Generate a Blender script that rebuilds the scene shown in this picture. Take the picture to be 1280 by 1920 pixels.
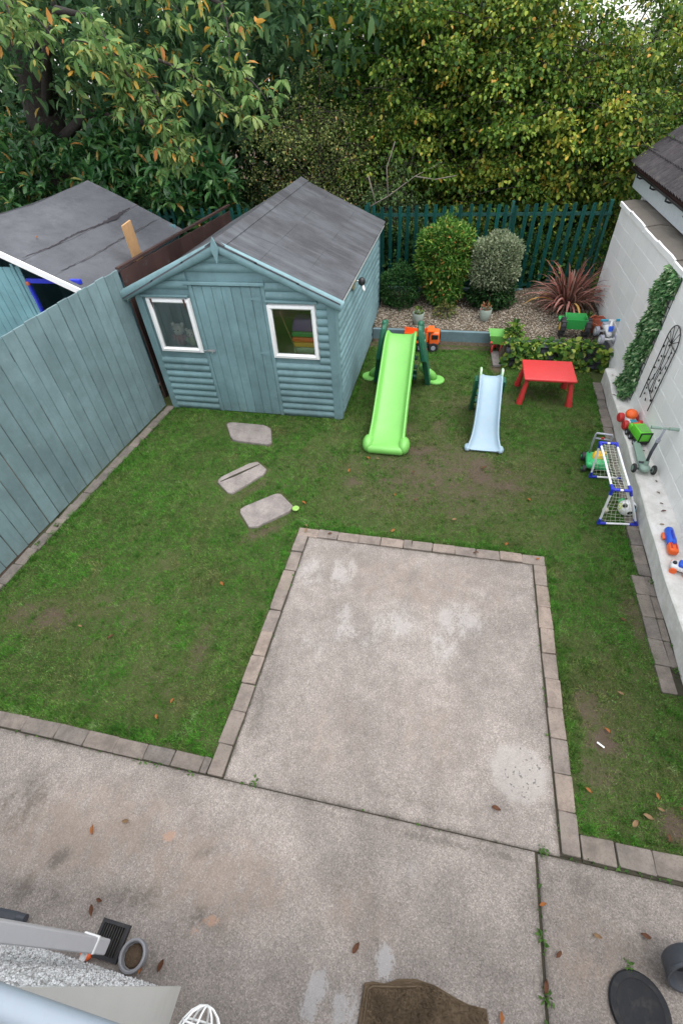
import bpy, bmesh, math, random
import numpy as np
from mathutils import Matrix, Vector
PI = math.pi
random.seed(7)
RNG = np.random.default_rng(11)
for _o in list(bpy.data.objects): bpy.data.objects.remove(_o)
SC = bpy.context.scene
COL = SC.collection

# ------------------------------------------------------------------ camera
CAMZ = 4.1
pit, rol, yaw = math.radians(44.402), math.radians(-4.167), math.radians(-14.961)
fw = Vector((math.sin(yaw)*math.cos(pit), math.cos(yaw)*math.cos(pit), -math.sin(pit)))
rt = Vector((math.cos(yaw), -math.sin(yaw), 0)); up = rt.cross(fw)
r2 = math.cos(rol)*rt + math.sin(rol)*up; u2 = -math.sin(rol)*rt + math.cos(rol)*up
cam = bpy.data.cameras.new('camera'); co = bpy.data.objects.new('camera', cam); COL.objects.link(co)
co.matrix_world = Matrix(((r2.x, u2.x, -fw.x, 0), (r2.y, u2.y, -fw.y, 0), (r2.z, u2.z, -fw.z, CAMZ), (0, 0, 0, 1)))
cam.sensor_fit = 'VERTICAL'; cam.sensor_height = 36; cam.sensor_width = 24
cam.lens = 870.9/1920*36; cam.clip_start = 0.05; cam.clip_end = 500
SC.camera = co
# ------------------------------------------------------------------ sky, sun, exposure
SUN_EL, SUN_AZ = 70, 112          # degrees; azimuth clockwise from +y
w = bpy.data.worlds.new('World'); SC.world = w; w.use_nodes = True
nt = w.node_tree; nt.nodes.clear()
sky = nt.nodes.new('ShaderNodeTexSky'); sky.sky_type = 'NISHITA'; sky.sun_disc = False
sky.sun_elevation = math.radians(SUN_EL); sky.sun_rotation = math.radians(SUN_AZ)
sky.air_density = 1.0; sky.dust_density = 1.5; sky.ozone_density = 1.0
hs = nt.nodes.new('ShaderNodeHueSaturation'); hs.inputs['Saturation'].default_value = 0.22   # overcast: almost grey
bg = nt.nodes.new('ShaderNodeBackground'); bg.inputs['Strength'].default_value = 0.15
wo = nt.nodes.new('ShaderNodeOutputWorld')
nt.links.new(sky.outputs[0], hs.inputs['Color']); nt.links.new(hs.outputs[0], bg.inputs[0]); nt.links.new(bg.outputs[0], wo.inputs[0])
sl = bpy.data.lights.new('sun', 'SUN'); sl.energy = 0.55; sl.angle = math.radians(60); sl.color = (1, .97, .93)
so = bpy.data.objects.new('sun', sl); COL.objects.link(so)
_sd = Vector((math.sin(math.radians(SUN_AZ))*math.cos(math.radians(SUN_EL)), math.cos(math.radians(SUN_AZ))*math.cos(math.radians(SUN_EL)), math.sin(math.radians(SUN_EL))))
so.rotation_euler = _sd.to_track_quat('Z', 'Y').to_euler(); so.location = (0, 0, 20)
vs = SC.view_settings; SC.display_settings.display_device = 'sRGB'
vs.view_transform = 'Standard'; vs.look = 'None'; vs.gamma = 1; vs.exposure = 1.74; vs.use_curve_mapping = False
SC.render.engine = 'CYCLES'
SC.cycles.max_bounces = 7; SC.cycles.transparent_max_bounces = 12

# ------------------------------------------------------------------ materials
class N:
    def __init__(s, name):
        s.m = bpy.data.materials.new(name); s.m.use_nodes = True; s.t = s.m.node_tree; s.t.nodes.clear()
        s.out = s.t.nodes.new('ShaderNodeOutputMaterial')
        s.b = s.t.nodes.new('ShaderNodeBsdfPrincipled'); s.lk(s.b.outputs[0], s.out.inputs[0])
        s._pos = None
    def nd(s, ty, **k):
        n = s.t.nodes.new('ShaderNode'+ty)
        for a, v in k.items(): setattr(n, a, v)
        return n
    def lk(s, a, b): s.t.links.new(a, b)
    def put(s, v, sock):
        if isinstance(v, bpy.types.NodeSocket): s.lk(v, sock)
        elif isinstance(v, tuple) and len(v) == 3 and sock.type == 'RGBA': sock.default_value = (*v, 1)
        else: sock.default_value = v
    def pos(s):
        if not s._pos: s._pos = s.nd('NewGeometry')
        return s._pos.outputs['Position']
    def obj(s): return s.nd('TexCoord').outputs['Object']
    def island(s): return s.nd('NewGeometry').outputs['Random Per Island']
    def rnd(s): return s.nd('ObjectInfo').outputs['Random']
    def attr(s, a): n = s.nd('Attribute'); n.attribute_name = a; return n.outputs['Fac']
    def noise(s, scale, detail=5, rough=.6, vec=None, stretch=None, dist=0):
        n = s.nd('TexNoise'); v = vec or s.pos()
        if stretch:
            mp = s.nd('VectorMath', operation='MULTIPLY'); s.lk(v, mp.inputs[0]); mp.inputs[1].default_value = stretch; v = mp.outputs[0]
        s.lk(v, n.inputs['Vector']); n.inputs['Scale'].default_value = scale; n.inputs['Detail'].default_value = detail
        n.inputs['Roughness'].default_value = rough; n.inputs['Distortion'].default_value = dist
        return n.outputs['Fac']
    def voro(s, scale, out='Distance', vec=None, feature='F1', rand=1):
        n = s.nd('TexVoronoi', feature=feature); s.lk(vec or s.pos(), n.inputs['Vector']); n.inputs['Scale'].default_value = scale
        n.inputs['Randomness'].default_value = rand
        return n.outputs[out]
    def math(s, op, a, b=0.0, c=None, clamp=False):
        n = s.nd('Math', operation=op); n.use_clamp = clamp; s.put(a, n.inputs[0]); s.put(b, n.inputs[1])
        if c is not None: s.put(c, n.inputs[2])
        return n.outputs[0]
    def ramp(s, v, a, b, lo=0., hi=1.):
        n = s.nd('MapRange'); n.interpolation_type = 'SMOOTHSTEP'; s.put(v, n.inputs[0])
        for i, q in enumerate((a, b, lo, hi)): n.inputs[i+1].default_value = q
        return n.outputs[0]
    def mix(s, f, a, b, mode='MIX'):
        n = s.nd('Mix', data_type='RGBA', blend_type=mode); s.put(f, n.inputs[0]); s.put(a, n.inputs[6]); s.put(b, n.inputs[7]); return n.outputs[2]
    def hsv(s, c, h=.5, sa=1., v=1.):
        n = s.nd('HueSaturation'); s.put(c, n.inputs['Color']); s.put(h, n.inputs['Hue']); s.put(sa, n.inputs['Saturation']); s.put(v, n.inputs['Value']); return n.outputs[0]
    def cr(s, v, stops):
        n = s.nd('ValToRGB'); s.put(v, n.inputs[0]); e = n.color_ramp.elements
        while len(e) < len(stops): e.new(.5)
        for q, (p, c) in zip(e, stops): q.position = p; q.color = (*c, 1)
        return n.outputs[0]
    def bump(s, h, strength=.3, dist=.01, prev=None):
        n = s.nd('Bump'); n.inputs['Strength'].default_value = strength; n.inputs['Distance'].default_value = dist; s.put(h, n.inputs['Height'])
        if prev: s.lk(prev, n.inputs['Normal'])
        s.lk(n.outputs[0], s.b.inputs['Normal']); return n.outputs[0]
    def done(s, col, rough=.6, spec=.3, metal=0., **kw):
        s.put(col, s.b.inputs['Base Color']); s.put(rough, s.b.inputs['Roughness']); s.put(spec, s.b.inputs['Specular IOR Level']); s.put(metal, s.b.inputs['Metallic'])
        for k, v in kw.items(): s.put(v, s.b.inputs[k.replace('_', ' ')])
        return s.m

def sc(c, k): return tuple(min(1, x*k) for x in c)
def plain(name, col, rough=.5, var=.12, vs_=9, spec=.4, metal=0., bump=.0, bs=60, dirt=0.12, rnd=0.):
    n = N(name)
    c = n.mix(n.noise(vs_, 6), sc(col, 1-var), sc(col, 1+var))
    if dirt:
        c = n.mix(n.math('MULTIPLY', n.ramp(n.noise(23, 8, .7), .5, .72), dirt*2), c, (.12, .10, .08))
    if rnd: c = n.hsv(c, v=n.math('MULTIPLY_ADD', n.rnd(), rnd, 1-rnd/2))
    if bump: n.bump(n.noise(bs, 4), bump, .004)
    r = n.math('MULTIPLY_ADD', n.noise(17, 4), .2, rough-.1)
    return n.done(c, r, spec, metal)

def painted_wood(name, col, grain='z', rnd=.10, worn=.25):
    n = N(name); st = {'z': (1, 1, .04), 'x': (.04, 1, 1), 'y': (1, .04, 1)}[grain]
    g = n.noise(38, 6, .65, stretch=st)
    c = n.mix(n.ramp(n.noise(1.7, 7, .7), .3, .7), sc(col, .78), sc(col, 1.16))
    c = n.mix(n.math('MULTIPLY', n.ramp(n.noise(9, 8, .75, stretch=(1, 1, .22)), .5, .7), .4), c, sc(col, .66))
    c = n.mix(n.math('MULTIPLY', n.ramp(g, .5, .75), worn), c, sc(col, .62))
    c = n.mix(n.math('MULTIPLY', n.ramp(n.noise(4.5, 8, .75), .58, .75), .35), c, (.30, .36, .36))
    zz = n.nd('SeparateXYZ'); n.lk(n.pos(), zz.inputs[0])
    splash = n.math('MULTIPLY', n.ramp(zz.outputs[2], .35, .0), n.ramp(n.noise(7, 6, .7), .35, .7))
    c = n.mix(n.math('MULTIPLY', splash, .35), c, (.10, .11, .08))
    c = n.hsv(c, v=n.math('MULTIPLY_ADD', n.rnd(), rnd*2, 1-rnd))
    n.bump(g, .25, .003)
    return n.done(c, .62, .3)

TEAL = (.142, .235, .25)
m_teal_x = painted_wood('teal_paint_x', TEAL, 'x'); m_teal_y = painted_wood('teal_paint_y', sc(TEAL, 1.05), 'y')
m_teal_z = painted_wood('teal_paint_z', TEAL, 'z', .07)
m_fence = painted_wood('fence_paint', (.140, .206, .214), 'z', .10, .25)
m_nteal = painted_wood('neighbour_paint', (.15, .30, .33), 'z', .06)
m_sleeper = painted_wood('sleeper_paint', (.13, .20, .22), 'x', .05)
m_white = plain('white_frame', (.74, .74, .73), .4, .04, 5, dirt=.05)
m_black = plain('black_plastic', (.015, .015, .017), .4, .2)
m_dgrey = plain('dark_grey_plastic', (.045, .05, .06), .45, .15)
m_rubber = plain('tyre_rubber', (.02, .02, .022), .7, .25, dirt=.25)
m_steel = plain('galvanised_steel', (.42, .43, .44), .4, .15, metal=.8)
m_brown = painted_wood('brown_paint', (.055, .03, .026), 'y', .1)
m_raw = painted_wood('raw_timber', (.42, .25, .12), 'z', .1)
m_dark_inside = plain('shed_lining', (.40, .35, .28), .8, .2)

def plastic(name, col, rough=.38, fade=.12):
    n = N(name)
    c = n.mix(n.noise(5, 5), sc(col, 1-fade), sc(col, 1+fade))
    c = n.mix(n.math('MULTIPLY', n.ramp(n.noise(31, 8, .7), .5, .72), .32), c, (.20, .18, .13))
    return n.done(c, n.math('MULTIPLY_ADD', n.noise(13, 5), .22, rough-.1), .45)
p_lime = plastic('lime_plastic', (.155, .43, .085), .42); p_dgreen = plastic('dark_green_plastic', (.012, .11, .06), .45)
p_red = plastic('red_plastic', (.50, .03, .03), .5); p_blue = plastic('blue_plastic', (.02, .10, .62)); p_orange = plastic('orange_plastic', (.85, .13, .02))
p_yellow = plastic('yellow_plastic', (.80, .50, .04)); p_green = plastic('green_plastic', (.03, .32, .07)); p_white = plastic('white_plastic', (.72, .72, .72))
p_sage = plastic('sage_plastic', (.24, .34, .28)); p_purple = plastic('purple_plastic', (.15, .05, .28)); p_teal = plastic('turquoise_plastic', (.02, .28, .40))
p_mint = plastic('pale_green_plastic', (.42, .60, .40)); p_grey = plastic('grey_plastic', (.32, .33, .38)); p_cobalt = plastic('cobalt_plastic', (.015, .03, .42))
p_bgreen = plastic('bright_green_plastic', (.13, .58, .04)); p_mid = plastic('mower_green_plastic', (.04, .42, .14))
def faded_blue():
    n = N('faded_blue_plastic')
    c = n.mix(n.noise(3.5, 6, .7), (.215, .325, .415), (.31, .405, .46))
    c = n.mix(n.math('MULTIPLY', n.ramp(n.noise(14, 8, .75), .5, .72), .6), c, (.36, .36, .36))
    return n.done(c, .5, .35)
p_sky = faded_blue()
def terracotta(): return plain('terracotta', (.36, .10, .055), .8, .25, 14, bump=.3)
m_terra = terracotta()
def glass():
    n = N('window_glass'); t = n.nd('BsdfTransparent'); g = n.nd('BsdfGlossy'); g.inputs['Roughness'].default_value = .03
    t.inputs[0].default_value = (.95, .96, .95, 1)
    f = n.nd('Fresnel'); f.inputs[0].default_value = 1.5; mx = n.nd('MixShader')
    ff = n.math('ADD', n.math('MULTIPLY_ADD', n.noise(6, 5), .06, f.outputs[0]), .11)
    n.lk(ff, mx.inputs[0]); n.lk(t.outputs[0], mx.inputs[1]); n.lk(g.outputs[0], mx.inputs[2]); n.lk(mx.outputs[0], n.out.inputs[0])
    n.t.nodes.remove(n.b); return n.m
m_glass = glass()

def felt(name, base, streak, stretch):
    n = N(name)
    c = n.mix(n.ramp(n.noise(1.1, 6, .7), .3, .7), base, streak)
    s = n.noise(3.0, 7, .75, stretch=stretch)
    c = n.mix(n.math('MULTIPLY', n.ramp(s, .4, .7), .6), c, sc(base, .6))
    c = n.mix(n.math('MULTIPLY', n.ramp(n.noise(2.0, 7, .75, stretch=stretch), .5, .72), .7), c, sc(streak, 1.25))
    gr = n.noise(420, 2, .6)
    c = n.mix(n.math('MULTIPLY', n.ramp(gr, .52, .7), .5), c, sc(streak, 1.5))
    n.bump(n.math('ADD', gr, n.noise(9, 4)), .35, .004)
    return n.done(c, .85, .25)
m_felt = felt('shed_felt', (.046, .045, .049), (.098, .104, .112), (.35, 2.2, .35))
m_nfelt = felt('neighbour_felt', (.082, .085, .094), (.104, .106, .116), (1, .7, 1))

def concrete(name, base, attrs=True):
    n = N(name)
    big = n.noise(.9, 7, .65); c = n.mix(n.ramp(big, .3, .7), sc(base, .74), sc(base, 1.14))
    v = n.nd('TexVoronoi'); n.lk(n.pos(), v.inputs['Vector']); v.inputs['Scale'].default_value = 150
    sp = n.nd('SeparateColor'); n.lk(v.outputs['Color'], sp.inputs[0])
    agg = n.cr(sp.outputs[0], [(0, sc(base, .55)), (.25, sc(base, .8)), (.55, base), (.8, sc(base, 1.2)), (1, sc(base, 1.6))])
    c = n.mix(.7, c, agg)
    lum = n.math('MULTIPLY', n.ramp(n.noise(.7, 8, .7), .28, .72, .74, 1.16), n.ramp(n.noise(3.1, 9, .75), .3, .7, .80, 1.12))
    c = n.hsv(c, v=lum)
    fine = n.noise(230, 3, .7); c = n.mix(n.ramp(fine, .56, .72), c, sc(base, .5))
    med = n.noise(7, 8, .72)
    c = n.mix(n.math('MULTIPLY', n.ramp(med, .52, .72), .4), c, (.15, .128, .11))
    if attrs:
        nz = n.math('MULTIPLY_ADD', n.math('ADD', n.noise(55, 6, .8), n.math('MULTIPLY', n.noise(9, 8, .75, stretch=(1, .6, 1)), 1.3)), 3.4, -3.95)
        for a, colr, k, lo, hi in (('warm', (.25, .19, .148), .5, .1, 1.1), ('dark', (.085, .073, .062), .65, .2, 1.1), ('white', (.44, .42, .40), .42, .4, 1.15), ('cement', (.34, .335, .335), .6, .35, .6), ('peach', (.38, .23, .155), .6, .4, .8)):
            mk = n.ramp(n.math('ADD', n.attr(a), n.math('MULTIPLY', nz, n.math('MULTIPLY', n.attr(a), 1.0, clamp=True))), lo, hi)
            c = n.mix(n.math('MULTIPLY', mk, k), c, colr)
        # hairline cracks, only in a few places
        wv = n.nd('VectorMath', operation='ADD'); n.lk(n.pos(), wv.inputs[0]); nn_ = n.nd('TexNoise'); n.lk(n.pos(), nn_.inputs['Vector']); nn_.inputs['Scale'].default_value = 5; nn_.inputs['Detail'].default_value = 8
        sv = n.nd('VectorMath', operation='SCALE'); n.lk(nn_.outputs['Color'], sv.inputs[0]); sv.inputs['Scale'].default_value = .3; n.lk(sv.outputs[0], wv.inputs[1])
        ck = n.ramp(n.voro(.85, 'Distance', wv.outputs[0], 'DISTANCE_TO_EDGE'), .006, .0015)
        c = n.mix(n.math('MULTIPLY', n.math('MULTIPLY', ck, n.ramp(n.noise(.8, 3), .5, .6)), .12), c, (.07, .06, .05))
        c = n.mix(n.math('MULTIPLY', n.attr('disc'), n.ramp(n.noise(7, 8, .75), .3, .7, .3, .62)), c, (.37, .345, .32))
        c = n.mix(n.ramp(n.math('MULTIPLY', n.attr('disc'), n.noise(40, 2, .5)), .62, .68), c, (.13, .12, .11))
    n.bump(n.math('ADD', n.math('MULTIPLY', v.outputs['Distance'], .8), fine), .5, .004)
    return n.done(c, .85, .25)
CON = (.265, .233, .209)
m_con = concrete('exposed_aggregate', CON)
m_con2 = concrete('exposed_aggregate_grey', sc(CON, .82))
def paver_mat(name, base):
    n = N(name)
    c = n.mix(n.ramp(n.noise(6, 8, .75), .3, .7), sc(base, .66), sc(base, 1.22))
    c = n.mix(n.ramp(n.noise(70, 4, .7), .5, .75), c, sc(base, .6))
    c = n.mix(n.math('MULTIPLY', n.ramp(n.noise(3, 6, .7), .55, .7), .4), c, (.10, .10, .07))
    c = n.hsv(c, v=n.math('MULTIPLY_ADD', n.rnd(), .3, .85), sa=n.math('MULTIPLY_ADD', n.rnd(), .3, .85))
    n.bump(n.noise(38, 8, .75), .8, .010)
    return n.done(c, .85, .25)
m_pav = paver_mat('paver', (.225, .185, .157)); m_pav2 = paver_mat('paver_grey', (.165, .143, .125)); m_stone = paver_mat('stepping_stone', (.225, .20, .185))
m_joint = plain('mossy_joint', (.035, .032, .02), .95, .5, 30, bump=.5, dirt=0)

def masonry(name, base, grime=.2, b=.25):
    n = N(name)
    c = n.mix(n.noise(2.5, 6, .65), sc(base, .90), sc(base, 1.05))
    c = n.mix(n.math('MULTIPLY', n.ramp(n.noise(5, 9, .75), .55, .75), grime), c, (.30, .28, .24))
    c = n.mix(n.math('MULTIPLY', n.ramp(n.noise(60, 5, .7), .62, .72), .4), c, (.22, .19, .15))
    c = n.mix(n.math('MULTIPLY', n.ramp(n.noise(5, 8, .75, stretch=(1, 1, .10)), .52, .72), grime*1.2), c, sc(base, .55))
    zz = n.nd('SeparateXYZ'); n.lk(n.pos(), zz.inputs[0])
    c = n.mix(n.math('MULTIPLY', n.math('MULTIPLY', n.ramp(zz.outputs[2], .55, .22), n.ramp(n.noise(7, 7, .7), .35, .65)), grime*1.6), c, (.26, .25, .19))
    c = n.hsv(c, v=n.math('MULTIPLY_ADD', n.rnd(), .06, .97))
    n.bump(n.math('ADD', n.noise(120, 3), n.noise(12, 4)), b, .006)
    return n.done(c, .75, .3)
m_block = masonry('painted_block', (.79, .78, .76), .12); m_mortar = masonry('painted_mortar', (.82, .81, .795), .1)
m_step = masonry('painted_step', (.68, .665, .63), .2, .2); m_cream = masonry('cream_render', (.58, .57, .54), .08, .12)
m_coping = masonry('weathered_coping', (.125, .11, .092), .6, .8)
def roughcast():
    n = N('roughcast'); v = n.nd('TexVoronoi'); n.lk(n.pos(), v.inputs['Vector']); v.inputs['Scale'].default_value = 62
    sp = n.nd('SeparateColor'); n.lk(v.outputs['Color'], sp.inputs[0])
    c = n.cr(sp.outputs[0], [(0, (.16, .155, .15)), (.2, (.42, .41, .40)), (.5, (.62, .62, .62)), (1, (.76, .76, .76))])
    n.bump(n.math('SUBTRACT', 1.0, v.outputs['Distance']), 1.0, .012)
    return n.done(c, .8, .3)
m_rough = roughcast()
def soil_mat():
    n = N('soil'); c = n.cr(n.noise(6, 9, .75), [(.25, (.035, .024, .016)), (.5, (.075, .052, .034)), (.8, (.14, .10, .068))])
    n.bump(n.noise(30, 8, .75), .8, .02); return n.done(c, .95, .15)
m_soil = soil_mat()
def lawn_mat():
    n = N('lawn_soil')
    g = n.mix(n.noise(9, 8, .75), (.034, .054, .016), (.085, .098, .036))
    d = n.mix(n.noise(11, 7, .7), (.062, .046, .034), (.11, .084, .062))
    f = n.ramp(n.math('ADD', n.attr('dirt'), n.math('MULTIPLY_ADD', n.noise(9, 9, .8, dist=.3), 3.0, -1.5)), .2, .9)
    n.bump(n.noise(60, 7, .8), .8, .012)
    return n.done(n.mix(f, g, d), .95, .12)
m_lawn = lawn_mat()
def grass_mat():
    n = N('grass_blade')
    r = n.island()
    g = n.cr(r, [(0, (.028, .070, .011)), (.35, (.050, .112, .018)), (.7, (.080, .155, .027)), (.92, (.14, .20, .05)), (1, (.26, .25, .12))])
    dry = n.mix(r, (.065, .068, .024), (.20, .18, .078)); lush = n.mix(r, (.020, .092, .008), (.074, .205, .024)); pale = n.mix(r, (.09, .165, .045), (.21, .30, .12))
    c = n.mix(n.ramp(n.noise(.75, 6, .65), .34, .54), g, lush)
    c = n.mix(n.math('MULTIPLY', n.ramp(n.noise(2.3, 9, .75, dist=.4), .52, .66), .75), c, dry)
    c = n.mix(n.math('MULTIPLY', n.ramp(n.noise(4.6, 8, .75, dist=.6), .57, .66), .8), c, pale)
    c = n.hsv(c, v=n.math('MULTIPLY', n.ramp(n.noise(9, 6, .7), .3, .7, .6, 1.38), n.ramp(n.noise(1.6, 5, .6), .3, .7, .85, 1.2)))
    c = n.mix(n.math('MULTIPLY', n.attr('dirt'), .95, clamp=True), c, n.mix(r, (.070, .068, .022), (.19, .155, .065)))
    return n.done(c, .7, .15, Subsurface_Weight=0.0)
m_grass = grass_mat()
def leaf_mat(name, stops, lo=.85, hi=1.2, rough=.6, spec=.2, patch=None, turned=None):
    n = N(name)
    c = n.cr(n.island(), stops)
    if patch:   # clumps of the crown that have already turned
        c2 = n.cr(n.island(), patch); c = n.mix(n.ramp(n.noise(.85, 3, .5), .5, .66), c, c2)
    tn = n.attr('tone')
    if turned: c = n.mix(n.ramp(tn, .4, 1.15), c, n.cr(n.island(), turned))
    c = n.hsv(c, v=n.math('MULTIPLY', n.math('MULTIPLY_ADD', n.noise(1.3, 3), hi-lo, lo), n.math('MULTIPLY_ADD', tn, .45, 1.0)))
    tr = n.nd('BsdfTranslucent'); n.put(c, tr.inputs[0]); mx = n.nd('MixShader'); mx.inputs[0].default_value = .38
    n.done(c, rough, spec); n.lk(n.b.outputs[0], mx.inputs[1]); n.lk(tr.outputs[0], mx.inputs[2]); n.lk(mx.outputs[0], n.out.inputs[0])
    return n.m
m_bark = plain('bark', (.022, .018, .015), .95, .4, 20, bump=1, bs=30, dirt=.3); m_twig = plain('dead_twig', (.20, .17, .14), .9, .3)
# ------------------------------------------------------------------ mesh helpers
def V(*a): return Vector(a)
def rotz(a): return Matrix.Rotation(a, 3, 'Z')
class MB:
    def __init__(s): s.v = []; s.f = []
    def add(s, vs, fs):
        o = len(s.v); s.v += [tuple(q) for q in vs]; s.f += [tuple(i+o for i in f) for f in fs]; return s
    def box(s, c, d, R=None, bev=0.):
        hx, hy, hz = d[0]/2, d[1]/2, d[2]/2; c = Vector(c)
        if bev <= 0:
            vs = [V(x*hx, y*hy, z*hz) for z in (-1, 1) for y in (-1, 1) for x in (-1, 1)]
            fs = [(0, 2, 3, 1), (4, 5, 7, 6), (0, 1, 5, 4), (2, 6, 7, 3), (0, 4, 6, 2), (1, 3, 7, 5)]
        else:
            b = min(bev, hx*.9, hy*.9, hz*.9); vs = []; ix = {}
            for z in (-1, 1):
                for y in (-1, 1):
                    for x in (-1, 1):
                        for k in range(3):
                            p = [x*(hx-b), y*(hy-b), z*(hz-b)]; p[k] = (x, y, z)[k]*(hx, hy, hz)[k]
                            ix[x, y, z, k] = len(vs); vs.append(V(*p))
            fs = []
            for k in range(3):
                for sg in (-1, 1):
                    a, bb = [(1, 2), (2, 0), (0, 1)][k]; q = []
                    for (i, j) in ((-1, -1), (1, -1), (1, 1), (-1, 1)):
                        t = [0, 0, 0]; t[k] = sg; t[a] = i; t[bb] = j; q.append(ix[t[0], t[1], t[2], k])
                    fs.append(tuple(q) if sg > 0 else tuple(q[::-1]))
            for k in range(3):
                a, bb = [(1, 2), (2, 0), (0, 1)][k]
                for i in (-1, 1):
                    for j in (-1, 1):
                        t0 = [0]*3; t1 = [0]*3; t0[k] = -1; t1[k] = 1
                        for t in (t0, t1): t[a] = i; t[bb] = j
                        q = (ix[(*t0, a)], ix[(*t1, a)], ix[(*t1, bb)], ix[(*t0, bb)])
                        fs.append(q[::-1] if i*j > 0 else q)
            for z in (-1, 1):
                for y in (-1, 1):
                    for x in (-1, 1):
                        q = tuple(ix[x, y, z, k] for k in range(3)); fs.append(q if x*y*z > 0 else q[::-1])
        return s.add([c + (R @ q if R else q) for q in vs], fs)
    def rbox(s, c, d, r, seg=3, R=None, taper=None):
        bm = bmesh.new(); bmesh.ops.create_cube(bm, size=1)
        for q in bm.verts:
            k = 1
            if taper and q.co.z > 0: k = taper
            q.co = V(q.co.x*d[0]*k, q.co.y*d[1]*k, q.co.z*d[2])
        bmesh.ops.bevel(bm, geom=bm.edges[:], offset=r, segments=seg, profile=.5, affect='EDGES')
        bm.verts.index_update(); vs = [Vector(c) + (R @ q.co if R else q.co) for q in bm.verts]
        fs = [tuple(q.index for q in f.verts) for f in bm.faces]; bm.free(); return s.add(vs, fs)
    def loft(s, rings, closed=True, caps=True):
        n = len(rings[0]); vs = [q for r in rings for q in r]; fs = []
        for i in range(len(rings)-1):
            for j in range(n if closed else n-1):
                k = (j+1) % n; fs.append((i*n+j, i*n+k, (i+1)*n+k, (i+1)*n+j))
        if caps: fs.append(tuple(range(n))[::-1]); fs.append(tuple((len(rings)-1)*n+j for j in range(n)))
        return s.add(vs, fs)
    def tube(s, path, r, n=8, caps=True):
        path = [Vector(p) for p in path]; m = len(path); rs = r if isinstance(r, (list, tuple)) else [r]*m; rings = []
        ref = None
        for i, p in enumerate(path):
            d = (path[min(i+1, m-1)]-path[max(i-1, 0)]).normalized()
            if ref is None: ref = V(0, 0, 1) if abs(d.z) < .9 else V(1, 0, 0)
            a = d.cross(ref).normalized(); b = a.cross(d).normalized(); ref = b
            rings.append([p + rs[i]*(math.cos(2*PI*k/n)*a + math.sin(2*PI*k/n)*b) for k in range(n)])
        return s.loft([q[::-1] for q in rings], True, caps)
    def cyl(s, a, b, r0, r1=None, n=16): return s.tube([a, b], [r0, r0 if r1 is None else r1], n)
    def sphere(s, c, r, nu=16, nv=10, R=None):
        r = (r, r, r) if not isinstance(r, (tuple, list)) else r; c = Vector(c)
        P = lambda x, y, z: c + (R @ V(x*r[0], y*r[1], z*r[2]) if R else V(x*r[0], y*r[1], z*r[2]))
        vs = [P(0, 0, -1)]; fs = []
        for i in range(1, nv):
            t = PI*i/nv - PI/2
            for j in range(nu): vs.append(P(math.cos(t)*math.cos(2*PI*j/nu), math.cos(t)*math.sin(2*PI*j/nu), math.sin(t)))
        vs.append(P(0, 0, 1)); L = len(vs)-1
        for j in range(nu):
            k = (j+1) % nu; fs.append((0, 1+k, 1+j)); fs.append((L, 1+(nv-2)*nu+j, 1+(nv-2)*nu+k))
            for i in range(nv-2): fs.append((1+i*nu+j, 1+i*nu+k, 1+(i+1)*nu+k, 1+(i+1)*nu+j))
        return s.add(vs, fs)
    def lathe(s, prof, c=(0, 0, 0), n=20, R=None):
        c = Vector(c); rings = []
        for (r, z) in prof:
            rings.append([c + (R @ V(r*math.cos(2*PI*k/n), r*math.sin(2*PI*k/n), z) if R else V(r*math.cos(2*PI*k/n), r*math.sin(2*PI*k/n), z)) for k in range(n)])
        return s.loft(rings, True, True)
    def prism(s, poly, d0, d1, plane='yz'):
        def P(a, b, d): return {'yz': (d, a, b), 'xz': (a, d, b), 'xy': (a, b, d)}[plane]
        n = len(poly); vs = [P(*q, d0) for q in poly]+[P(*q, d1) for q in poly]
        fs = [tuple(range(n))[::-1], tuple(range(n, 2*n))]+[(i, (i+1) % n, n+(i+1) % n, n+i) for i in range(n)]
        return s.add(vs, fs)
    def build(s, name, mat, parent=None, smooth=False, fix=True):
        me = bpy.data.meshes.new(name); me.from_pydata(s.v, [], s.f)
        if fix:
            bm = bmesh.new(); bm.from_mesh(me); bmesh.ops.recalc_face_normals(bm, faces=bm.faces); bm.to_mesh(me); bm.free()
        me.materials.append(mat)
        if smooth: smooth_mesh(me, smooth)
        return link(name, me, parent)
def smooth_mesh(me, ang):
    me.polygons.foreach_set('use_smooth', [True]*len(me.polygons))
    if ang is not True:
        bm = bmesh.new(); bm.from_mesh(me)
        for e in bm.edges:
            if len(e.link_faces) == 2 and e.calc_face_angle(0) > math.radians(ang): e.smooth = False
        bm.to_mesh(me); bm.free()
def W(o):
    m = o.matrix_basis.copy()
    return W(o.parent) @ o.matrix_parent_inverse @ m if o.parent else m
def link(name, me, parent=None, world=False):
    o = bpy.data.objects.new(name, me); COL.objects.link(o)
    if parent:
        o.parent = parent
        if world: o.matrix_parent_inverse = W(parent).inverted()
    return o
def tag(o, label=None, cat=None, group=None, kind=None):
    for k, v in (('label', label), ('category', cat), ('group', group), ('kind', kind)):
        if v: o[k] = v
    return o
def thing(name, label, cat, loc=(0, 0, 0), rz=0, group=None, rot=None):
    o = bpy.data.objects.new(name, None); COL.objects.link(o); o.empty_display_size = .1
    o.location = loc; o.rotation_euler = rot or (0, 0, rz)
    return tag(o, label, cat, group)
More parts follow.
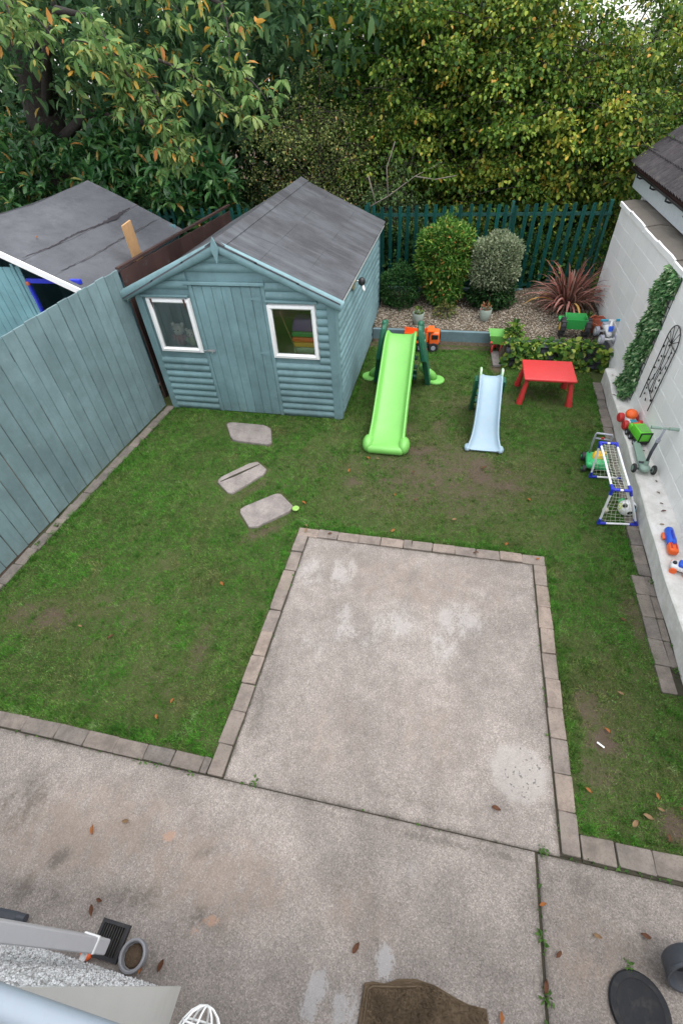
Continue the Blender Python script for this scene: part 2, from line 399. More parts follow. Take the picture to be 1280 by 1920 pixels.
# static structures are written in world coordinates under an Empty at the origin of the thing
def wpart(mb, name, mat, parent, smooth=False):
    o = mb.build(name, mat, None, smooth); o.parent = parent; o.matrix_parent_inverse = W(parent).inverted(); return o
def np_mesh(name, verts, tris, mat, parent=None, attrs=None, smooth=False):
    me = bpy.data.meshes.new(name); nv, nf = len(verts), len(tris); k = tris.shape[1]
    me.vertices.add(nv); me.vertices.foreach_set('co', np.ascontiguousarray(verts, dtype=np.float32).ravel())
    me.loops.add(nf*k); me.loops.foreach_set('vertex_index', np.ascontiguousarray(tris, dtype=np.int32).ravel())
    me.polygons.add(nf); me.polygons.foreach_set('loop_start', np.arange(nf, dtype=np.int32)*k)
    if smooth: me.polygons.foreach_set('use_smooth', np.ones(nf, dtype=bool))
    for a, d in (attrs or {}).items():
        at = me.attributes.new(a, 'FLOAT', 'POINT'); at.data.foreach_set('value', np.ascontiguousarray(d, dtype=np.float32))
    me.update(calc_edges=True); me.materials.append(mat)
    return link(name, me, parent)
def blobs(x, y, L):
    d = np.zeros_like(x)
    for (bx, by, rx, ry, ang, a) in L:
        c, s_ = math.cos(ang), math.sin(ang); u = (x-bx)*c+(y-by)*s_; v = -(x-bx)*s_+(y-by)*c
        d = np.maximum(d, a*np.exp(-((u/rx)**2+(v/ry)**2)))
    return d
def grid(name, x0, x1, y0, y1, st, z, mat, attrs=None, skirt=.1, zf=None):
    nx, ny = max(2, int((x1-x0)/st)+1), max(2, int((y1-y0)/st)+1)
    X, Y = np.meshgrid(np.linspace(x0, x1, nx), np.linspace(y0, y1, ny)); x, y = X.ravel(), Y.ravel()
    zz = np.full_like(x, z)+(zf(x, y) if zf else 0)
    v = np.stack([x, y, zz], 1); i = np.arange(nx*ny).reshape(ny, nx)
    f = np.stack([i[:-1, :-1].ravel(), i[:-1, 1:].ravel(), i[1:, 1:].ravel(), i[1:, :-1].ravel()], 1)
    at = {k: fn(x, y) for k, fn in (attrs or {}).items()}
    if skirt:
        ring = np.concatenate([i[0, :], i[1:, -1], i[-1, -2::-1], i[-2:0:-1, 0]]); n = len(ring); lo = v[ring].copy(); lo[:, 2] -= skirt
        b = len(v)+np.arange(n); v = np.concatenate([v, lo]); f = np.concatenate([f, np.stack([ring, b, np.roll(b, -1), np.roll(ring, -1)], 1)])
        at = {k: np.concatenate([d, d[ring]]) for k, d in at.items()}
    return np_mesh(name, v, f, mat, None, at, smooth=False)

# ------------------------------------------------------------------ the ground
g = grid('ground', -60, 60, -30, 90, 4, -.03, m_soil, skirt=0); tag(g, kind='structure')
DIRT = [(-3.9, 2.0, .55, .22, .1, .8), (-2.05, 1.95, .16, .35, .1, .62), (-.22, 5.45, .28, .16, .3, 1.1), (-1.06, 4.62, .2, .14, 0, .8), (.6, 5.1, .24, .38, 0, 1.15),
        (.92, 4.83, .32, .12, -.1, 1.), (.36, 4.27, .4, .16, .3, .55), (-.3, 4.75, .9, .5, .1, .62), (.05, 6.1, .25, .6, 0, .55), (-.5, 4.2, .4, .2, 0, .5), (1.5, 2.05, .12, .25, 0, .8), (1.6, 1.75, .16, .14, .3, 1.0),
        (2.08, 3.05, .12, .4, .1, .75), (1.5, 1.5, .16, .14, 0, .75), (2.0, 1.22, .2, .14, -.5, .95), (.9, 8.2, .12, .35, 0, 1.3), (-1.2, 8.75, 3.0, .10, 0, 1.1), (.15, 4.95, 1.7, 1.1, 0, .66), (-.6, 5.9, .5, 1.0, 0, .5), (.3, 6.6, .7, .8, 0, .45), (-3.3, 2.1, 1.1, .45, .1, .42), (1.7, 1.9, .4, .8, 0, .45), (-2.3, 1.6, .6, .5, 0, .35),
        (1.55, 7.2, .45, .35, 0, .5), (-1.95, 3.55, .45, .1, .75, .7), (-2.35, 4.28, .5, .1, .85, .6), (-.72, 6.4, .3, .9, 0, .55), (-2.9, 2.9, .3, .2, 0, .3), (1.0, 7.0, .5, .3, 0, .4), (-1.6, 5.0, .5, .4, 0, .4)]
dirt = lambda x, y: blobs(x, y, DIRT)
lawn = grid('lawn', -4.75, 2.75, .55, 9.1, .06, 0, m_lawn, {'dirt': dirt}, skirt=.03, zf=lambda x, y: .006*np.sin(x*3.1+1.3*np.sin(y*1.7))*np.cos(y*2.3)); tag(lawn, kind='structure')
WHITE = [(-1.22, 3.05, 0.22, 0.27, 0, 0.97), (-.86, 3.08, 0.18, 0.30, 0, 1.08), (-.2, 2.6, 0.30, 0.30, 0, 1.03), (-.72, 2.45, 0.14, 0.30, 0, 0.92), (.4, 2.72, 0.30, 0.27, .2, 1.13), (.26, 2.4, 0.16, 0.22, 0, 1.03), (-.45, 2.35, 0.41, 0.27, 0, 0.65), (.6, 3.05, 0.16, 0.14, 0, 0.76), (-.95, 2.2, 0.34, 0.41, 0, 0.59), (.95, 3.1, 0.19, 0.14, 0, 0.65), (0.1, 2.2, 0.68, 0.27, 0, 0.54)]
con_at = lambda W_, D_, Wm, C_, Pk, disc: {'white': lambda x, y: blobs(x, y, W_), 'dark': lambda x, y: np.maximum(blobs(x, y, D_), .75*np.exp(-np.minimum(np.minimum(x-x.min(), x.max()-x), np.minimum(y.max()-y, y-y.min()))/.06)), 'warm': lambda x, y: blobs(x, y, Wm), 'cement': lambda x, y: blobs(x, y, C_), 'peach': lambda x, y: blobs(x, y, Pk),
        'disc': lambda x, y: np.clip((.24-np.hypot(x-.91, y-1.39)+.012*np.sin(9*np.arctan2(y-1.39, x-.91)))/.05, 0, 1) if disc else np.zeros_like(x)}
tag(grid('concrete_patio', -1.375, 1.16, .894, 3.545, .02, .018, m_con, con_at(WHITE, [(-1.3, 1.6, .18, .9, 0, .6), (.5, 1.4, .25, .5, 0, .45), (.2, 1.05, .7, .12, 0, .5), (1.1, 2.2, .1, .8, 0, .4), (-.9, 3.4, .3, .12, 0, .5)], [(0, 3.1, 1.2, .5, 0, .6), (.2, 1.6, .5, .5, 0, .5), (-.6, 1.4, .5, .6, 0, .4)], [], [], True), zf=lambda x, y: .004*np.sin(x*2+y*1.3)), kind='structure')
tag(grid('concrete_apron', -5.2, .992, -.6, .886, .02, .012, m_con, con_at([(.1, .6, .3, .12, .2, .55), (-.5, .6, .3, .2, 0, .4)], [(-2.37, .16, .10, .055, .9, 1.3), (-1.75, .05, .35, .12, .3, .75), (-2.9, .45, .3, .3, 0, .75), (-1.2, .06, .2, .08, 0, .85), (-1.3, .42, .14, .05, .4, .7), (-2.5, -.05, .5, .12, .1, .7), (-1.5, -.25, .25, .15, 0, 1.), (-.4, .55, .3, .2, 0, .4), (.3, .82, 1.2, .04, 0, .8)],
        [(-2.3, .35, .9, .35, .2, 1.0), (-1.2, .3, .6, .28, .1, 1.1), (-.2, .3, .5, .25, 0, .5)], [(.04, .1, .06, .1, .2, 1.15), (-.36, -.12, .07, .13, -.2, 1.1), (-.16, -.15, .09, .12, 0, 1.0)], [(-1.63, .45, .06, .04, .6, 1.1), (-1.12, .07, .07, .035, .2, 1.1), (-1.2, .0, .05, .05, 0, .8)], False)), kind='structure')
tag(grid('concrete_path', 1.012, 3.2, -.6, .882, .02, .010, m_con2, con_at([(1.5, .1, .2, .15, 0, .45)], [(1.25, .75, .3, .12, 0, .7), (1.5, .5, .5, .2, 0, .5)], [(1.3, .4, .4, .3, 0, .6)], [], [], False)), kind='structure')

tag(MB().box((-1, .16, -.02), (8.4, 1.52, .046)).build('joint_bed', m_joint), kind='structure')
# paver edging: every paver a block of its own, set in a mortar bed
def jitter_poly(pts, j): return [(x+random.uniform(-j, j), y+random.uniform(-j, j)) for x, y in pts]
def paver(parent, x0, x1, y0, y1, mat, top=.03, gap=.0018, j=.006):
    pts = jitter_poly([(x0+gap, y0+gap), (x1-gap, y0+gap), (x1-gap, y1-gap), (x0+gap, y1-gap)], j); top += random.uniform(-.006, .006)
    cx = sum(p[0] for p in pts)/4; cy = sum(p[1] for p in pts)/4; b = .006
    ring = lambda k, z: [V(cx+(px-cx)*k, cy+(py-cy)*k, z) for px, py in pts]
    rr = []
    for k, z in ((1, -.03), (1, top-b), (.97, top)):
        q = []
        for i in range(4):   # rounded corners: two points for each corner
            p, a, c = [Vector(pts[(i+d) % 4]) for d in (0, -1, 1)]
            for t in (a, c):
                e = p + (t-p).normalized()*.007; q.append(V(cx+(e.x-cx)*k, cy+(e.y-cy)*k, z))
        rr.append(q)
    m = MB(); m.loft(rr, True, True); return wpart(m, 'paver', mat, parent)
def bed(name, x0, x1, y0, y1, z=.012): 
    b = MB().box(((x0+x1)/2, (y0+y1)/2, z-.03), (x1-x0, y1-y0, .06)).build(name, m_joint); return tag(b, kind='structure')
b1 = bed('patio_edging', -1.52, 1.30, .9, 3.68)
def run(parent, cuts, fixed, along, mat):
    for a, b in zip(cuts[:-1], cuts[1:]):
        lo, hi = min(a, b), max(a, b)
        if along == 'x': paver(parent, lo, hi, fixed[0], fixed[1], mat)
        else: paver(parent, fixed[0], fixed[1], lo, hi, mat)
run(b1, [-1.52, -1.27, -1.03, -.78, -.52, -.25, -.16, .08, .33, .56, .82, 1.06, 1.30], (3.55, 3.68), 'x', m_pav)
run(b1, [3.55, 3.3, 3.02, 2.75, 2.49, 2.23, 1.96, 1.68, 1.42, 1.14, .9], (-1.52, -1.385), 'y', m_pav)
run(b1, [3.55, 3.27, 3.0, 2.75, 2.48, 2.23, 1.96, 1.71, 1.44, 1.18, .91], (1.17, 1.30), 'y', m_pav)
b2 = bed('lawn_edging', -4.9, -1.53, .888, 1.02)
run(b2, [-4.82, -4.53, -4.25, -3.95, -3.62, -3.29, -2.96, -2.67, -2.38, -2.1, -1.85, -1.59, -1.528], (.893, 1.02), 'x', m_pav2)
b3 = bed('path_edging', 1.31, 3.2, .888, 1.06)
run(b3, [1.31, 1.54, 1.78, 2.03, 2.28, 2.53, 2.79, 3.05], (.905, 1.06), 'x', m_pav2)
FX = lambda y: -4.76+(y-2.35)*.057            # face of the boundary fence
SX = lambda y: np.interp(y, [2.0, 3.4, 4.3, 5.65, 7.65], [2.34, 2.36, 2.40, 2.455, 2.55])   # foot of the painted step
b4 = tag(MB().prism([(FX(1.4), 1.4), (FX(1.4)+.16, 1.4), (FX(6.1)+.16, 6.1), (FX(6.1), 6.1)], -.05, .012, 'xy').build('fence_edging', m_joint), kind='structure')
y = 1.45
while y < 6.0:
    y2 = y+random.uniform(.24, .29); paver(b4, FX(y)+.02, FX(y)+.155, y, min(y2, 6.08), m_pav2, .022); y = y2
b5 = tag(MB().prism([(SX(2.28)-.2, 2.28), (SX(2.28), 2.28), (SX(7.7), 7.7), (SX(7.7)-.14, 7.7)], -.05, .010, 'xy').build('step_edging', m_joint), kind='structure')
y = 7.68
while y > 3.62:
    y2 = max(y-random.uniform(.24, .3), 3.58); xx = float(SX((y+y2)/2)); paver(b5, xx-.145, xx-.012, y2, y, m_pav2, .024); y = y2
for a, b in zip([3.58, 3.33, 3.06, 2.81, 2.54, 2.28], [3.33, 3.06, 2.81, 2.54, 2.28, 2.0]):
    if a > 2.3:
        xx = float(SX((a+b)/2)); paver(b5, xx-.205, xx-.075, b, a, m_pav2, .026); paver(b5, xx-.075, xx-.008, b, a, m_pav2, .014)
# stepping stones in the lawn
def stone(pts, label, crack=False):
    cx = sum(p[0] for p in pts)/len(pts); cy = sum(p[1] for p in pts)/len(pts); P = []
    n = len(pts)
    for i in range(n):
        p, a, c = [Vector(pts[(i+d) % n]) for d in (0, -1, 1)]
        q0, q1 = p+(a-p)*.16, p+(c-p)*.16
        for t in (0, .5, 1): P.append((1-t)**2*q0+2*t*(1-t)*(p*.6+(q0+q1)*.2)+t*t*q1)
    P = [q+Vector((random.uniform(-.008, .008), random.uniform(-.008, .008))) for q in P]
    m = MB(); m.loft([[V(cx+(q.x-cx)*k, cy+(q.y-cy)*k, z) for q in P] for k, z in ((1., -.03), (1., .018), (.985, .032), (.95, .036))])
    o = m.build('stepping_stone', m_stone); tag(o, label, 'stepping stone', 'stepping stones to the shed'); return o
ST = [[(-3.33, 5.75), (-2.58, 5.73), (-2.39, 5.24), (-3.06, 5.28)], [(-2.93, 4.36), (-2.51, 4.86), (-2.25, 4.67), (-2.6, 4.09)], [(-2.4, 3.85), (-1.96, 4.26), (-1.67, 3.98), (-2.11, 3.54)]]
stone(ST[0], 'flat grey stepping stone in the grass right in front of the shed door')
s_ = stone(ST[1], 'grey stepping stone with a groove across it, middle one of three')
tag(MB().tube([(-2.83, 4.33, .037), (-2.66, 4.5, .040), (-2.42, 4.77, .038)], [.006, .016, .006], 6).build('moss_ridge', m_joint, s_))
stone(ST[2], 'grey stepping stone nearest the patio corner, third from the shed')
# ------------------------------------------------------------------ grass
def vnoise(x, y, scale, octv=3, seed=1):
    out = np.zeros_like(x); amp = 1.; tot = 0.
    for o in range(octv):
        R_ = np.random.default_rng(seed+o).random((128, 128)); u = x*scale+17.3*o; v = y*scale+9.1*o; i = np.floor(u).astype(int); j = np.floor(v).astype(int); fu = u-i; fv = v-j; fu = fu*fu*(3-2*fu); fv = fv*fv*(3-2*fv)
        g_ = lambda a, b: R_[a % 128, b % 128]
        out += amp*((g_(i, j)*(1-fu)+g_(i+1, j)*fu)*(1-fv)+(g_(i, j+1)*(1-fu)+g_(i+1, j+1)*fu)*fv); tot += amp; amp *= .55; scale *= 2.1
    return out/tot
def grass():
    n = 760000
    x = RNG.uniform(-4.7, 2.55, n); y = RNG.uniform(1.0, 8.85, n); nz = vnoise(x, y, 4.5, 4, 5); d = np.clip(dirt(x, y)*(.35+1.3*nz)+(nz-.62)*.5*(dirt(x, y) > .05), 0, 1.2)
    keep = RNG.random(n) > np.clip(d*.98-.05, 0, .95)
    e = .014*np.sin(x*31+2*np.sin(y*17))+.012*np.sin(y*37+x*13)+RNG.normal(0, .008, n)          # ragged borders
    keep &= ~((x > -1.53-e) & (x < 1.31+e) & (y < 3.69+e))
    keep &= ~((y < 1.025+e) & (x < -1.5)); keep &= ~((y < 1.065+e) & (x > 1.2))
    keep &= x > FX(y)+.155+e
    sx = SX(y); keep &= ~((y > 2.28) & (x > np.where(y < 3.58, sx-.2, sx-.14)-e)); keep &= ~(x > 2.5)
    keep &= ~((x > -4.44) & (x < -1.50) & (y > 6.07))
    keep &= ~((x > .93) & (y > 8.12)); keep &= y < 8.86+e
    for P in ST:
        ins = np.ones(n, bool)
        for i in range(4):
            a, b = P[i], P[(i+1) % 4]; cr = (b[0]-a[0])*(y-a[1])-(b[1]-a[1])*(x-a[0]); ins &= cr < .012
        keep &= ~ins
    keep &= RNG.random(n) < np.clip(.35+1.3*vnoise(x, y, 7, 3, 21), 0, 1)
    x, y, d = x[keep], y[keep], d[keep]; n = len(x)
    # tufts: clusters of longer blades, most of them along the borders
    bd = (np.abs(x-(FX(y)+.17)) < .05) | ((np.abs(x-1.34) < .05) & (y < 3.7)) | ((np.abs(x+1.57) < .05) & (y < 3.7)) | ((np.abs(y-3.73) < .05) & (x > -1.6) & (x < 1.4)) | ((np.abs(x-SX(y)+.17) < .06) & (y > 2.3)) | ((np.abs(x+1.46) < .05) & (y > 6)) | ((np.abs(y-6.04) < .05) & (x < -1.4)) | (np.abs(y-1.07) < .05)
    ci = np.concatenate([RNG.choice(np.flatnonzero(bd), 1100), RNG.choice(n, 1500)]); ci = ci[d[ci] < .5]; nb_ = 22
    tx = np.repeat(x[ci], nb_)+RNG.normal(0, .014, len(ci)*nb_); ty = np.repeat(y[ci], nb_)+RNG.normal(0, .014, len(ci)*nb_); n0 = n
    x = np.concatenate([x, tx]); y = np.concatenate([y, ty]); d = np.concatenate([d, np.repeat(d[ci], nb_)*.3]); n = len(x)
    h = RNG.uniform(.012, .034, n)*(1-.45*np.clip(d, 0, 1)); h *= np.clip(.35+1.35*vnoise(x, y, 5.5, 3, 33), .5, 1.6); h[n0:] = RNG.uniform(.025, .05, n-n0); tall = RNG.random(n) < .03; h[tall] *= 1.3
    edge = (np.abs(x-(FX(y)+.16)) < .05) | ((np.abs(x-1.33) < .04) & (y < 3.7)) | ((np.abs(y-3.71) < .03) & (x > -1.6) & (x < 1.4)); h[edge] *= 1.35
    az = RNG.uniform(0, 2*PI, n); lean = RNG.uniform(.25, 1.25, n)
    dx, dy, dz = np.cos(az)*np.sin(lean)*h, np.sin(az)*np.sin(lean)*h, np.cos(lean)*h
    wd = RNG.uniform(.0016, .0034, n); px, py = -np.sin(az)*wd, np.cos(az)*wd
    z0 = np.full(n, .003)
    v = np.empty((n, 3, 3)); v[:, 0] = np.stack([x-px, y-py, z0], 1); v[:, 1] = np.stack([x+px, y+py, z0], 1); v[:, 2] = np.stack([x+dx, y+dy, z0+dz+.004], 1)
    o = np_mesh('grass', v.reshape(-1, 3), np.arange(n*3).reshape(n, 3), m_grass, None, {'dirt': np.repeat(d, 3)})
    tag(o, 'short patchy green grass growing over the lawn', 'grass', kind='stuff')
    # clover and plantain rosettes, paler green, scattered in the lawn
    k = 420; cx = RNG.uniform(-4.4, 2.2, k); cy = RNG.uniform(1.1, 8.3, k)
    ok = ~((cx > -1.6) & (cx < 1.4) & (cy < 3.8)) & ~((cx > -4.5) & (cx < -1.4) & (cy > 5.9)) & (cx < SX(cy)-.25) & (dirt(cx, cy) < .6)
    cx, cy = cx[ok], cy[ok]; m = 10; X = np.repeat(cx, m)+RNG.normal(0, .035, len(cx)*m); Y = np.repeat(cy, m)+RNG.normal(0, .035, len(cx)*m)
    P = np.stack([X, Y, np.full_like(X, .018)], 1); D = np.stack([RNG.normal(0, 1, len(X)), RNG.normal(0, 1, len(X)), RNG.uniform(.1, .6, len(X))], 1)
    o = leaf_mesh('clover', P, D, .018, .6, leaf_mat('clover_leaf', [(0, (.05, .13, .025)), (.6, (.08, .19, .04)), (1, (.14, .24, .07))]))
    tag(o, 'paler clover and weeds growing through the lawn', 'clover', kind='stuff')
def unit(a): return a/np.maximum(np.linalg.norm(a, axis=1, keepdims=True), 1e-9)
def leaf_geo(P, D, L, asp, fold=.18, curl=.12, up=None):
    n = len(P); D = unit(D); L = np.broadcast_to(L, (n,)) if np.ndim(L) == 0 else L; L = (L*RNG.uniform(.55, 1.4, n))[:, None]
    r = RNG.normal(0, .45, (n, 3)); r[:, 2] += 1.0
    if up is not None: r = up+RNG.normal(0, .35, (n, 3))
    S = unit(np.cross(D, r)); U = np.cross(S, D); wd = L*asp*.5
    v = np.empty((n, 4, 3)); v[:, 0] = P; v[:, 1] = P+D*L*.48+S*wd+U*L*fold*.5; v[:, 2] = P+D*L-U*L*curl; v[:, 3] = P+D*L*.48-S*wd+U*L*fold*.5
    b = np.arange(n)[:, None]*4; t = np.concatenate([b+np.array([0, 2, 1]), b+np.array([0, 3, 2])], 1).reshape(-1, 3)
    return v.reshape(-1, 3), t
def leaf_geo6(P, D, L, asp, fold=.14, curl=.18, up=None):
    # broader leaf: 6 outline points and a midrib, 6 triangles
    n = len(P); D = unit(D); L = (np.full(n, L)*RNG.uniform(.55, 1.4, n))[:, None]
    r = RNG.normal(0, .4, (n, 3)); r[:, 2] += 1
    if up is not None: r = up+RNG.normal(0, .3, (n, 3))
    S = unit(np.cross(D, r)); U = np.cross(S, D); wd = L*asp*.5
    v = np.empty((n, 7, 3)); v[:, 0] = P; v[:, 1] = P+D*L*.28+S*wd*.85+U*L*fold*.4; v[:, 2] = P+D*L*.66+S*wd*.8+U*L*(fold*.4-curl*.3); v[:, 3] = P+D*L-U*L*curl
    v[:, 4] = P+D*L*.66-S*wd*.8+U*L*(fold*.4-curl*.3); v[:, 5] = P+D*L*.28-S*wd*.85+U*L*fold*.4; v[:, 6] = P+D*L*.5-U*L*.02
    b = np.arange(n)[:, None]*7; t = np.concatenate([b+np.array(q) for q in ((0, 6, 1), (1, 6, 2), (2, 6, 3), (3, 6, 4), (4, 6, 5), (5, 6, 0))], 1).reshape(-1, 3)
    return v.reshape(-1, 3), t
def leaf_mesh(name, P, D, L, asp, mat, parent=None, six=False, tone=None, **k):
    v, t = (leaf_geo6 if six else leaf_geo)(P, D, L, asp, **k)
    o = np_mesh(name, v, t, mat, parent, None if tone is None else {'tone': np.repeat(tone, 7 if six else 4)})
    if parent: o.matrix_parent_inverse = W(parent).inverted()
    return o
grass()
# ------------------------------------------------------------------ our shed
SX0, SX1, SY0, SY1 = -4.42, -1.52, 6.09, 9.85
RX, RZ, EZ = -2.98, 2.53, 1.84          # ridge x and z, eaves z
roof_z = lambda x: RZ-abs(x-RX)*(RZ-EZ)/1.55
shed = thing('garden_shed', 'teal painted log lap shed with grey felt roof and two white windows', 'shed', ((SX0+SX1)/2, (SY0+SY1)/2, 0))
def log_prof(h, d=.034, n=7):   # half round log lap board: (outward, z)
    return [(0, 0)]+[(d*math.sin(PI*(.06+.88*i/n))**.8, h*i/n) for i in range(n+1)]+[(0, h)]
def log_board(x0, x1, z, h, face, parent, mat, slope=None):
    """a board on a wall; face 'f' = the front at y=SY0 (outward -y), 'r' = the right side (outward +x)"""
    m = MB(); pr = log_prof(h-.003)
    rings = []
    for e, x in ((0, x0), (1, x1)):
        r = []
        for (d, dz) in pr:
            xx = x
            if slope: xx = min(max(x, slope(z+dz, 0)), slope(z+dz, 1))
            r.append((xx, SY0-d, z+dz) if face == 'f' else (SX1+d, xx, z+dz))
        rings.append(r)
    m.loft(rings); return wpart(m, 'board', mat, parent, 40)
WINS = [(-4.28, -3.58, 1.0, 1.81), (-2.48, -1.77, .98, 1.77)]; DOOR = (-3.49, -2.51, .02, 1.985)
gab = lambda z, s: (RX-1.55*(RZ-.03-z)/(RZ-EZ), RX+1.55*(RZ-.03-z)/(RZ-EZ))[s]
h = .112; z = .02
while z < 2.42:
    cuts = [(SX0+.10, SX1-.10)]
    for (a, b, c, d) in WINS+[(DOOR[0]-.06, DOOR[1]+.06, -1, DOOR[3]+.03)]:
        if z+h > c+.02 and z < d+.04:
            nc = []
            for (p, q) in cuts:
                if a > p and b < q: nc += [(p, a), (b, q)]
                elif a <= p < b: nc.append((b, q))
                elif a < q <= b: nc.append((p, a))
                else: nc.append((p, q))
            cuts = nc
    for (p, q) in cuts:
        p2, q2 = max(p, gab(z, 0)), min(q, gab(z, 1))
        if q2-p2 > .05: log_board(p, q, z, h, 'f', shed, m_teal_x, gab if z+h > 1.75 else None)
    z += h
z = .02
while z < 1.80: log_board(SY0+.09, SY1-.06, z, .112, 'r', shed, m_teal_y); z += .112
# inner skin: floor, lining of the four walls with real openings
m = MB(); t = .03; yi = SY0+.02
def frame_wall(m, holes, x0, x1, z0, z1, y):
    xs = sorted({x0, x1, *[q for hh in holes for q in hh[:2]]}); zs = sorted({z0, z1, *[q for hh in holes for q in hh[2:]]})
    for a, b in zip(xs[:-1], xs[1:]):
        for c, d in zip(zs[:-1], zs[1:]):
            if not any(hh[0] <= (a+b)/2 <= hh[1] and hh[2] <= (c+d)/2 <= hh[3] for hh in holes): m.box(((a+b)/2, y, (c+d)/2), (b-a, t, d-c))
wh = [(a+.05, b-.05, c+.05, d-.05) for a, b, c, d in WINS]
mf = MB(); frame_wall(mf, wh, SX0+.01, SX1-.004, 0, 1.82, yi)
mf.prism([(SX0+.01, 1.82), (SX1-.004, 1.82), (RX+.05, RZ-.05), (RX-.05, RZ-.05)], yi-.015, yi+.015, 'xz'); wpart(mf, 'front_panel', m_teal_x, shed)
m.prism([(SX0+.01, 0), (SX1-.004, 0), (SX1-.004, 1.82), (RX, RZ-.05), (SX0+.01, 1.82)], SY1-.03, SY1, 'xz')
m.box((SX1-.019, (yi+SY1)/2, .92), (.03, SY1-yi-.05, 1.80)); m.box((SX0+.025, (yi+SY1)/2, .92), (.03, SY1-yi-.05, 1.80)); m.box((RX, (yi+SY1)/2, .03), (2.84, SY1-yi-.08, .04))
wpart(m, 'wall', m_dark_inside, shed)
wpart(MB().box((SX0+.002, (SY0+SY1)/2, .93), (.014, SY1-SY0-.04, 1.82)), 'side_cladding', m_teal_y, shed); wpart(MB().prism([(SX0, .02), (SX1, .02), (SX1, 1.82), (RX, RZ-.05), (SX0, 1.82)], SY1+.002, SY1+.016, 'xz'), 'rear_cladding', m_teal_x, shed)
# trims
for x in (SX0+.055, SX1-.05): wpart(MB().box((x, SY0-.014, .93), (.11, .028, 1.84), None, .006), 'corner_trim', m_teal_z, shed)
wpart(MB().box((SX1+.014, SY0+.03, .92), (.028, .11, 1.80), None, .006), 'corner_trim', m_teal_z, shed)
wpart(MB().box((SX1+.016, SY1-.03, .92), (.028, .09, 1.80), None, .006), 'corner_trim', m_teal_z, shed)
for x in (DOOR[0]-.03, DOOR[1]+.03): wpart(MB().box((x, SY0-.012, 1.0), (.055, .03, 1.97), None, .005), 'door_frame', m_teal_z, shed)
wpart(MB().box(((DOOR[0]+DOOR[1])/2-.02, SY0-.025, 2.015), (1.16, .06, .045), None, .008), 'door_lintel', m_teal_x, shed)
dr = thing('door', None, None); dr.parent = shed; dr.matrix_parent_inverse = W(shed).inverted()
bw = (DOOR[1]-DOOR[0])/7
for i in range(7): wpart(MB().box((DOOR[0]+bw*(i+.5), SY0-.012-random.uniform(0, .003), 1.0), (bw-.004, .022, 1.95), None, .006), 'plank', m_teal_z, dr)
for z in (1.83, 1.06):
    wpart(MB().prism([(DOOR[1]-.005, z-.045), (DOOR[1]-.005, z+.045), (DOOR[1]-.03, z+.03), (DOOR[1]-.16, z+.012), (DOOR[1]-.16, z-.012), (DOOR[1]-.03, z-.03)], SY0-.033, SY0-.028, 'xz'), 'hinge', m_teal_x, dr)
    wpart(MB().cyl((DOOR[1], SY0-.034, z-.05), (DOOR[1], SY0-.034, z+.05), .008, n=8), 'hinge_pin', m_teal_z, dr)
m = MB().box((DOOR[0]+.05, SY0-.03, 1.06), (.13, .008, .035)); m.cyl((DOOR[0]-.07, SY0-.042, 1.06), (DOOR[0]+.12, SY0-.042, 1.06), .008, n=8)
for dx in (.0, .1): m.box((DOOR[0]+dx, SY0-.04, 1.06), (.02, .024, .03))
m.cyl((DOOR[0]+.08, SY0-.045, 1.06), (DOOR[0]+.08, SY0-.085, 1.045), .006, n=8)
wpart(m, 'bolt', m_steel, dr, 40)
# windows: white frames with mitred, rounded bars, glass, rain drip board
for k, (a, b, c, d) in enumerate(WINS):
    wt = thing('window', None, None); wt.parent = shed; wt.matrix_parent_inverse = W(shed).inverted()
    fwid = .085; yo = SY0-.035
    pf = [(0, .05), (.02, .006), (.055, .0), (.075, .018), (.085, .05)]        # (inward, depth)
    cs = [(a, c, 1, 1), (b, c, -1, 1), (b, d, -1, -1), (a, d, 1, -1)]
    for i in range(4):
        p, q = cs[i], cs[(i+1) % 4]; m = MB()
        m.loft([[(e[0]+e[2]*u, yo+v, e[1]+e[3]*u) for u, v in pf] for e in (p, q)]); wpart(m, 'frame_bar', m_white, wt, 50)
    wpart(MB().box(((a+b)/2, SY0-.002, (c+d)/2), (b-a-.15, .006, d-c-.15)), 'pane', m_glass, wt)
    wpart(MB().box(((a+b)/2-.02+.04*k, SY0-.03, d+.028), (b-a+.02, .045, .03), Matrix.Rotation(.25, 3, 'X'), .006), 'drip_board', m_teal_x, wt)
    if k == 0:
        for x in (a+.10, b-.09): wpart(MB().prism([(x-.014, d-.01), (x+.02, d-.01), (x+.016, d-.10), (x+.008, d-.16), (x-.002, d-.10)], yo-.006, yo-.003, 'xz'), 'rust_stain', plain('rust', (.07, .035, .025), .9), wt)
# bargeboards: half logs up the gable, diamond finial
def barge(x0, z0, x1, z1):
    d = V(x1-x0, 0, z1-z0).normalized(); n_ = V(-d.z, 0, d.x); n_ = n_ if n_.z > 0 else -n_; rings = []
    for x, z in ((x0, z0), (x1, z1)):
        c = V(x, SY0-.07, z); rings.append([c+n_*(.072*math.cos(t))+V(0, -.055*max(0, math.sin(t))**.8, 0) for t in [PI*i/9 for i in range(10)]])
    return MB().loft(rings)
wpart(barge(RX, RZ-.055, -4.60, 1.83), 'bargeboard', m_teal_x, shed, 50); wpart(barge(RX, RZ-.055, -1.39, 1.775), 'bargeboard', m_teal_x, shed, 50)
wpart(MB().prism([(RX, 2.60), (RX+.055, 2.47), (RX, 2.29), (RX-.055, 2.47)], SY0-.150, SY0-.128, 'xz'), 'finial', m_teal_z, shed)
